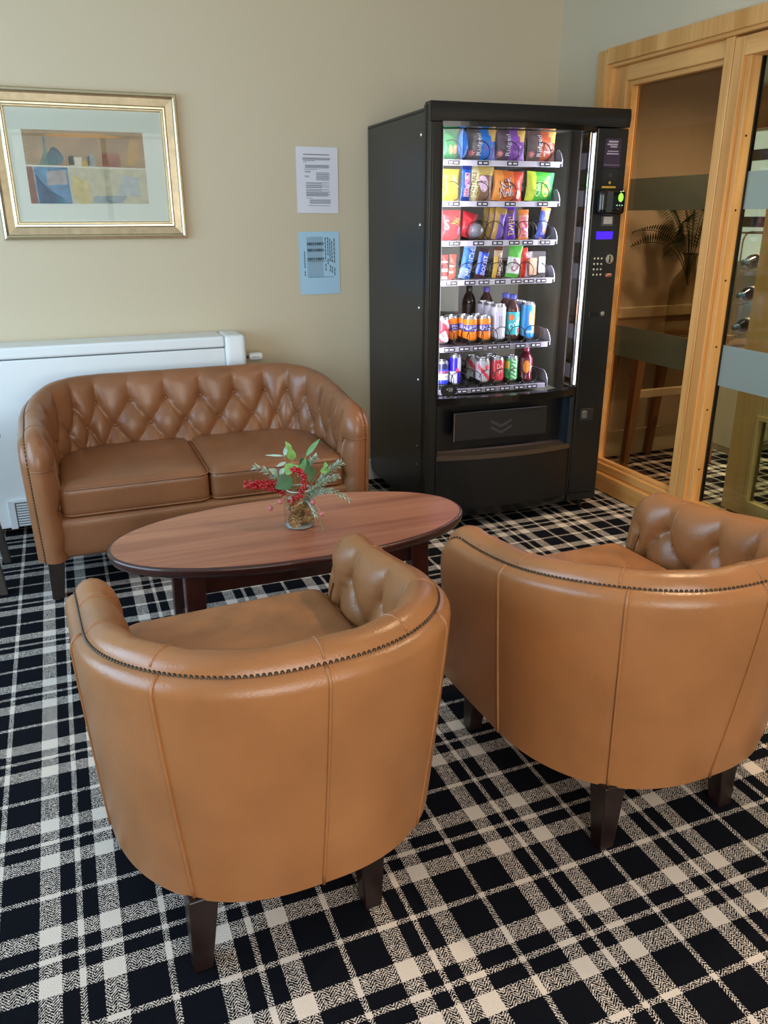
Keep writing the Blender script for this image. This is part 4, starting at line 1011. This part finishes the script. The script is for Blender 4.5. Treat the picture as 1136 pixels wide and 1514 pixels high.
row(-.33, -.05, .292); row(-.33, -.25, .270)
for k in range(4): row(-.29, .27 if k % 2 else .30, .228 - .013 * k)
row(-.32, .0, .165)
for k in range(2): row(-.30, -.16, .135 - .013 * k)
row(-.30, -.20, .065); row(-.30, -.20, .052)
for k in range(8): row(-.03, .29 + .02 * ((k * 7) % 3 - 1), .115 - .0155 * k)
for z in (-.035, -.07, -.10, -.14): row(-.28, .28, z); row(-.28, .1, z - .013)
for k in range(6): row(-.28, .30 - .03 * (k % 3), -.175 - .013 * k)
row(-.28, -.12, -.272)
for k in range(5): row(-.20, .31, -.295 - .014 * k)
row(-.24, .29, -.385)
notice('upper white printed notice taped to the back wall', 1.2500, 1.566, .212, .299, 'dcdae2', ln, INK, .006)
ln = []
for k in range(16): x = -.30 + .025 * k; ln.append((x, x + .006, -.22, .42))
for z in (.31, .21, .07):
    for k in range(15): x = -.30 + .028 * k; ln.append((x, x + .018, z - .022, z + .022))
for x, z0, z1 in ((.14, -.12, .42), (.20, -.02, .42), (.25, -.14, .40), (.30, -.16, .36), (.36, -.20, .40), (-.38, -.2, .2)):
    for k in range(9):
        a = z0 + (z1 - z0) * k / 9
        if (k * 5) % 7 != 3: ln.append((x, x + .022, a, a + (z1 - z0) / 9 * .82))
for z in (-.225, .03): ln.append((-.30, .34, z, z + .006))
notice('lower pale blue notice with a printed table on the back wall', 1.2495, 1.178, .212, .302, 'a9cbe0', ln, INKD, -.006)

# ------------------------------------------------------------------ side table at the left edge
t = thing('side_table', 'dark round side table cut off by the left edge beside the sofa', 'table', (-.535, 3.37, 0))
GREYW = mat('grey_brown_wood', '3a3431', .4, noise=.25, nscale=20)
obj('tabletop', MB().lathe([(.001, .575), (.225, .575), (.245, .585), (.250, .594), (.246, .601), (.001, .602)], 40), GREYW, t, smooth=True, angle=40)
for a in (-45, 45, 135, 225):
    c, s_ = math.cos(math.radians(a)), math.sin(math.radians(a))
    obj('leg', MB().taper((c * .17, s_ * .17, .576), (c * .255, s_ * .235, 0), .020, .015), GREYW, t, bevel=.003)

# ------------------------------------------------------------------ jar arrangement on the coffee table
JX, JY, JZ = .636, 2.365, .4515
jar = thing('glass_jar', 'squat glass jar filled with pine cones on the coffee table', 'jar', (JX, JY, JZ))
jp = [(.001, 0), (.040, 0), (.047, .004), (.049, .012), (.049, .085), (.046, .100), (.038, .110), (.037, .122), (.040, .127)]
obj('jar_body', MB().lathe(jp, 28, cap=False), glass_mat('jar_glass', 'f6f8f8', 1.4), jar, smooth=True)
obj('jar_rim', MB().tube([(.040 * math.cos(2 * PI * k / 24), .040 * math.sin(2 * PI * k / 24), .127) for k in range(24)], .0025, 6, closed=True), mat('rim_glass', 'b8bcbc', .1), jar, smooth=True)
obj('jar_base', MB().lathe([(.001, .001), (.044, .002), (.046, .006), (.001, .005)], 24, cap=False), mat('thick_glass', '9aa0a0', .1), jar, smooth=True)
def cone_mesh(L=.052, R=.021):
    mb = MB()
    mb.sphere((0, 0, 0), R * .7, 8, 6, sz=L / 2 / (R * .7) * .9)
    for k in range(46):
        q = (k + .5) / 46; z = (q - .5) * L; r = R * math.sin(PI * (.12 + .80 * q)) ** .8; a = k * 2.39996
        d = Vector((math.cos(a), math.sin(a), .55)).normalized(); tn = Vector((-math.sin(a), math.cos(a), 0)); c = Vector((math.cos(a) * r * .55, math.sin(a) * r * .55, z))
        tip = c + d * R * .62; w_ = .0042
        mb.add([c + tn * w_, c - tn * w_, tip - tn * w_ * .9, tip + tn * w_ * .9, tip + Vector((0, 0, -.002)) + d * .001], [(0, 1, 2, 3), (3, 2, 4)], 0)
    return mb
cm0 = cone_mesh().mesh('pine_cone'); cm0.materials.append(mat('cone_brown', 'b08c5c', .6, noise=.5, nscale=90)); cm0.materials.append(MATS['cone_brown'])
spots = [(.020, -.016, .026, .5), (-.020, -.018, .030, 1.9), (.004, .022, .028, 2.5), (.024, -.004, .066, 1.0), (-.016, -.018, .070, .2), (-.010, .020, .068, 1.4), (.014, -.012, .100, 2.2), (-.018, -.002, .098, .9)]
words = ['bottom right', 'bottom left', 'bottom back', 'middle right', 'middle left', 'middle back', 'upper right', 'upper left']
for (x, y, z, a), wd in zip(spots, words):
    o = bpy.data.objects.new('pine_cone', cm0); COL.objects.link(o); o.location = (JX + x, JY + y, JZ + z); o.rotation_euler = (1.2 * math.sin(a * 3), a, a * 2)
    tag(o, 'small brown pine cone inside the glass jar, %s one' % wd, 'pine cone', 'pine cones in the jar')
def bez(p0, p1, p2, n=14):
    p0, p1, p2 = Vector(p0), Vector(p1), Vector(p2)
    return [p0 * (1 - t) ** 2 + p1 * 2 * t * (1 - t) + p2 * t * t for t in (i / n for i in range(n + 1))]
def leaf(mb, base, d, L, W, up=Vector((0, 0, 1)), curl=.15, mi=0, n=6):
    d = Vector(d).normalized(); sd = d.cross(up)
    if sd.length < .05: sd = d.cross(Vector((0, 1, 0)))
    sd.normalize(); nn = sd.cross(d)
    vs = []
    for i in range(n + 1):
        q = i / n; wv = W * math.sin(PI * q ** .8) * .5
        c = Vector(base) + d * L * q - nn * curl * L * q * q
        vs += [c - sd * wv + nn * wv * .35, c, c + sd * wv + nn * wv * .35]
    fs = []
    for i in range(n): fs += [(3 * i, 3 * i + 1, 3 * i + 4, 3 * i + 3), (3 * i + 1, 3 * i + 2, 3 * i + 5, 3 * i + 4)]
    mb.add(vs, fs, mi)
G1 = mat('leaf_green', '5c8a55', .5, noise=.2, nscale=40); G2 = mat('leaf_dark', '3c5c34', .5, noise=.2, nscale=40); G3 = mat('frosted_green', '9fb8aa', .6, noise=.2, nscale=60); G4 = mat('lime_leaf', '78a452', .5, noise=.2, nscale=40)
REDB = mat('red_berry', 'a3141f', .25, noise=.25, nscale=200); PINKB = mat('frosted_pink_berry', 'b86a6a', .5); STEM = mat('stem_green', '7c8a5a', .6); WIRE = mat('stem_tan', 'b49a7c', .6)
JT = Vector((JX, JY, JZ + .118))
R_ = Vector((math.cos(yaw), -math.sin(yaw), 0)); UPV = Vector((0, 0, 1)); TOV = Vector((-math.sin(yaw), -math.cos(yaw), 0))
def at_(r, u, tov=0.): return JT + R_ * r + UPV * u + TOV * tov
def berry_spray(label, p1, p2, nb, spread, rb):
    t = thing('berry_spray', label, 'berry spray')
    pts = bez(JT - UPV * .06, p1, p2, 18)
    obj('stem', MB().tube(pts, .0014, 5), WIRE, t, smooth=True)
    mb = MB()
    for k in range(nb):
        q = .40 + .60 * k / nb; p = pts[min(18, int(q * 18))]
        d = Vector((random.gauss(0, 1), random.gauss(0, 1), random.gauss(0, 1))).normalized() * random.uniform(.3, 1) * spread * (1.1 - .55 * q)
        mb.sphere(p + d, rb * random.uniform(.85, 1.15), 7, 5)
    tag(obj('berries', mb, REDB, t, smooth=True), 'tiny glossy red berries', kind='stuff')
berry_spray('red berry spray reaching out to the left over the jar', at_(-.05, .055, .02), at_(-.170, .026, .03), 150, .026, .0048)
def hook_spray():
    t = thing('berry_spray', 'red berry spray curling upright in the middle of the arrangement', 'berry spray')
    ctl = [at_(-.020, -.02, .045), at_(.012, .005, .055), at_(.026, .040, .055), at_(.022, .075, .05), at_(.0, .088, .045), at_(-.018, .078, .045)]
    pts = []
    for i in range(len(ctl) - 1):
        for q in range(6): pts.append(ctl[i].lerp(ctl[i + 1], q / 6))
    obj('stem', MB().tube(pts, .0014, 5), WIRE, t, smooth=True)
    mb = MB()
    for p in pts:
        for q in range(3):
            d = Vector((random.gauss(0, 1), random.gauss(0, 1), random.gauss(0, 1))).normalized() * .008; mb.sphere(p + d, .0046 * random.uniform(.9, 1.15), 7, 5)
    tag(obj('berries', mb, REDB, t, smooth=True), 'tiny glossy red berries', kind='stuff')
hook_spray()
def leafy(label, p1, p2, leaves, m):
    t = thing('leaf_sprig', label, 'leaf sprig')
    pts = bez(JT - UPV * .06, p1, p2); obj('stem', MB().tube(pts, .0013, 5), STEM, t, smooth=True)
    for q, dr, du, dt_, L, W in leaves:
        mb = MB(); leaf(mb, pts[int(q * 14)], R_ * dr + UPV * du + TOV * dt_, L, W, TOV * .8 + UPV * .6); obj('leaf', mb, m, t, smooth=True)
leafy('upright sprig with bright green rounded leaves', at_(-.01, .07), at_(-.018, .135, .0), [(.85, -.1, .9, .3, .050, .030), (.75, -.5, -.7, .6, .045, .036), (1., -.4, .8, 0, .035, .018), (.6, .3, .6, .6, .04, .03)], G4)
leafy('sprig with narrow green leaf pointing up to the right', at_(.012, .07), at_(.030, .12, .01), [(1., .55, .75, 0, .072, .018), (.8, -.3, -.5, .5, .05, .024), (.7, .2, .9, .3, .045, .020)], G1)
leafy('large dark green round leaf at the front of the arrangement', at_(-.02, .03, .02), at_(-.012, .055, .04), [(1., -.85, -.35, .35, .062, .058)], G2)
leafy('dark green leaf behind the curled berries', at_(.02, .05, -.01), at_(.035, .085, -.01), [(1., .1, -.8, .5, .055, .042), (.9, -.3, .6, .2, .045, .034)], G2)
leafy('lime leaf pair at the right of the arrangement', at_(.05, .05), at_(.082, .078, .0), [(1., .2, .3, .5, .044, .030), (.9, .9, .2, .4, .035, .022)], G4)
leafy('pale sprig with thin tapering leaf reaching to the left', at_(-.03, .08), at_(-.04, .118, .0), [(1., -.95, .12, .1, .062, .007), (1., .3, .9, 0, .045, .016), (.8, -.8, -.2, .4, .035, .012)], G3)
def feathery(label, p1, p2, L0, m, n=26, start=.3, w_=.006):
    t = thing('frosted_sprig', label, 'sprig')
    pts = bez(JT - UPV * .06, p1, p2, 28); obj('stem', MB().tube(pts, .0012, 5), STEM, t, smooth=True)
    mb = MB()
    for k in range(n):
        q = start + (1 - start) * k / n; i = min(27, int(q * 28)); d0 = (pts[i + 1] - pts[i]).normalized()
        for sg in range(3):
            a = k * 1.3 + sg * 2.1
            o_ = d0.orthogonal().normalized(); o_.rotate(Matrix.Rotation(a, 3, d0))
            leaf(mb, pts[i], d0 * .8 + o_ * .75, L0 * random.uniform(.8, 1.2), w_, n=2)
    tag(obj('needles', mb, m, t), kind='stuff')
feathery('frosted fir sprig angled out to the right', at_(.05, .04, .03), at_(.135, .062, .03), .020, G3)
feathery('frosted fir sprig drooping to the lower right', at_(.06, .06, .02), at_(.170, -.022, .03), .017, G3)
feathery('frosted fir tip hanging down in front of the jar', at_(.03, .03, .04), at_(.062, -.075, .055), .013, G3, 18)
feathery('frosted sprig reaching up at the right', at_(.08, .06), at_(.145, .100, .0), .022, G3, 16, .4, .010)
feathery('pale frosted sprig reaching to the upper left', at_(-.05, .06), at_(-.145, .085, .0), .020, G3, 12, .45, .010)
leafy('thin pale twig trailing down beside the jar', at_(.05, .02, .045), at_(.085, -.128, .06), [(1., .3, -.9, .2, .02, .005)], WIRE)
feathery('frosted fir sprig low at the right of the jar mouth', at_(.05, .02, .05), at_(.105, .018, .05), .019, G3, 22)
feathery('pale frosted sprig rising behind the red berries', at_(.02, .08, -.02), at_(.060, .110, -.02), .020, G3, 12, .45, .010)
leafy('small green leaf cluster behind the left berries', at_(-.04, .04, -.01), at_(-.065, .060, .0), [(1., -.5, .5, .4, .035, .020), (.9, .4, .7, .2, .035, .018), (.7, -.7, -.1, .5, .03, .018)], G3)
def pick(label, ends):
    t = thing('berry_pick', label, 'berry pick')
    for e in ends:
        pts = bez(JT - UPV * .03, (JT + e) / 2 + UPV * .03, e, 10)
        obj('stem', MB().tube(pts, .0012, 5), WIRE, t, smooth=True); obj('berry', MB().sphere(e, .0085, 12, 8), PINKB, t, smooth=True)
pick('two frosted pink berries hanging at the left of the jar', [at_(-.085, -.040, .05), at_(-.053, -.018, .05)])
pick('two frosted pink berries hanging at the right of the jar', [at_(.050, -.020, .05), at_(.078, -.058, .055)])

# ------------------------------------------------------------------ beyond the glass: console table, vase, wine rack
CONS = wood_mat('console_wood', '6d4a30', '8e6644', 'Z', 8, .45)
t = thing('console_table', 'slim wooden console table with splayed legs seen through the tinted pane', 'table', (3.22, 3.735, 0))
obj('tabletop', MB().box(-.36, .36, -.155, .155, .725, .755), CONS, t, bevel=.005)
obj('apron', MB().box(-.30, .30, -.12, -.10, .665, .725), CONS, t); obj('apron', MB().box(-.30, .30, .10, .12, .665, .725), CONS, t)
for sx in (-1, 1):
    for sy in (-1, 1):
        tp = (sx * .25, sy * .11, .725); bt = (sx * .31, sy * .135, 0)
        if sx > 0 and sy > 0: tp = (.11, .11, .725); bt = (.08, .135, 0)
        obj('leg', MB().taper(tp, bt, .026, .018), CONS, t, bevel=.003)
obj('shelf_rail', MB().box(-.26, .27, -.128, -.10, .43, .475), mat('pale_rail', 'b5a384', .5), t, bevel=.003)
obj('brace', MB().add([(-.13, .10, .50), (-.10, .10, .50), (.02, .12, .66), (-.01, .12, .66), (-.13, .12, .50), (-.10, .12, .50), (.02, .14, .66), (-.01, .14, .66)], [(0, 1, 2, 3), (7, 6, 5, 4), (0, 4, 5, 1), (3, 2, 6, 7), (1, 5, 6, 2), (0, 3, 7, 4)]), CONS, t)
VX, VY, VZ = 3.30, 3.70, .756
t = thing('glass_vase', 'tall smoked glass bottle vase on the console table', 'vase', (VX, VY, VZ))
obj('vase_body', MB().lathe([(.001, 0), (.088, 0), (.095, .01), (.097, .05), (.094, .26), (.080, .31), (.052, .345), (.036, .37), (.034, .43), (.040, .445)], 30, cap=False), glass_mat('smoked_glass', 'cfcab8', 1.5), t, smooth=True)
obj('vase_lip', MB().tube([(.040 * math.cos(2 * PI * k / 24), .040 * math.sin(2 * PI * k / 24), .445) for k in range(24)], .005, 6, closed=True), mat('lip_glass', '4c4a40', .1), t, smooth=True)
FERN = mat('fern_green', '2f4a30', .55, noise=.3, nscale=30)
ends = [(-.44, -.03, .05), (-.34, .06, .30), (-.20, -.12, .16), (.12, -.06, .22), (-.10, .02, .26), (-.40, .02, .12), (-.30, -.05, .24), (-.04, .0, .36), (.20, .02, .28), (-.08, -.16, .22), (.05, .08, .30), (-.26, -.08, .04), (-.14, .05, .33)]
f_t = thing('fern_bunch', 'bunch of dark green fern fronds standing in the tall vase', 'fern')
for ex, ey, ez in ends:
    rl_ = random.choice((-1, 1)) * random.uniform(.6, 1.1)
    p0 = Vector((VX, VY, VZ + .28)); p2 = Vector((VX + ex, VY + ey, VZ + .44 + ez)); p1 = Vector((VX + ex * .25, VY + ey * .25, VZ + .44 + ez * .75 + .10))
    pts = bez(p0, p1, p2, 36); sm = obj('frond_stem', MB().tube(pts, .0022, 5), FERN, f_t, smooth=True)
    mb = MB()
    for k in range(10, 36):
        d0 = (pts[min(36, k + 1)] - pts[k - 1]).normalized(); sd = d0.cross(UPV); sd = sd.normalized() if sd.length > .05 else Vector((1, 0, 0))
        sd.rotate(Matrix.Rotation(rl_, 3, d0))
        L = .095 * math.sin(PI * min(1, .18 + .80 * (k - 10) / 26)) + .012
        for sg in (-1, 1): leaf(mb, pts[k], sd * sg * .85 + d0 * .45 - UPV * .12, L, .009, n=3)
    tag(obj('leaflets', mb, FERN, sm, smooth=True), kind='stuff')
t = thing('sideboard', 'low cream sideboard under the wine rack behind the glazed door', 'cabinet', (4.05, 3.84, 0))
obj('carcass', MB().box(-.30, .45, -.20, .20, .04, .62), MATS['cream_gloss'], t, bevel=.005)
obj('plinth', MB().box(-.28, .43, -.18, .18, 0, .04), MATS['cream_gloss'], t); obj('sideboard_top', MB().box(-.32, .47, -.22, .22, .62, .645), CONS, t, bevel=.004)
for k in range(2): obj('cupboard_door', MB().box(-.285 + .365 * k, .07 + .365 * k, -.212, -.20, .07, .60), MATS['cream_gloss'], t, bevel=.003)
rk = thing('wine_rack', 'chrome wire wine rack standing behind the glazed door', 'wine rack', (3.845, 3.78, .646), math.radians(-66))
for y in (-.10, .10):
    pts = [(-.12, y, 0), (-.12, y, .60)] + [(-.12 + .04 * (1 - math.cos(k * PI / 10)), y, .60 + .06 * math.sin(k * PI / 10)) for k in range(1, 6)] + [(.08 + .04 * math.sin(k * PI / 10), y, .60 + .06 * math.cos(k * PI / 10)) for k in range(0, 5)] + [(.12, y, .60), (.12, y, 0)]
    obj('side_hoop', MB().tube(pts, .006, 8), CHROME, rk, smooth=True)
for k in range(3):
    for y in (-.10, .10): obj('cradle_bar', MB().tube([(-.12, y, .10 + .185 * k), (0, y, .075 + .185 * k), (.12, y, .10 + .185 * k)], .004, 6), CHROME, rk, smooth=True)
for k in range(3):
    b = thing('wine_bottle', ['lowest wine bottle lying in the chrome rack', 'middle wine bottle lying in the chrome rack', 'top wine bottle lying in the chrome rack'][k], 'wine bottle', (3.845, 3.78, .646 + .13 + .185 * k), math.radians(-66), 'wine bottles in the rack')
    obj('bottle_body', MB().lathe([(.001, .155), (.036, .155), (.040, .15), (.040, -.02), (.034, -.05), (.017, -.085), (.0145, -.10), (.0145, -.13)], 22, axis='Y', cap=False), mat('dark_wine_glass', '14120f', .08), b, smooth=True)
    obj('foil_cap', MB().lathe([(.0155, -.085), (.0160, -.155), (.001, -.157)], 16, axis='Y', cap=False), mat('blue_foil', '4d6f86', .3, metal=.5), b, smooth=True)
    obj('bottle_label', MB().lathe([(.0405, .09), (.0405, .005)], 22, axis='Y', cap=False), mat('wine_label', 'c9bfa8', .6), b, smooth=True)
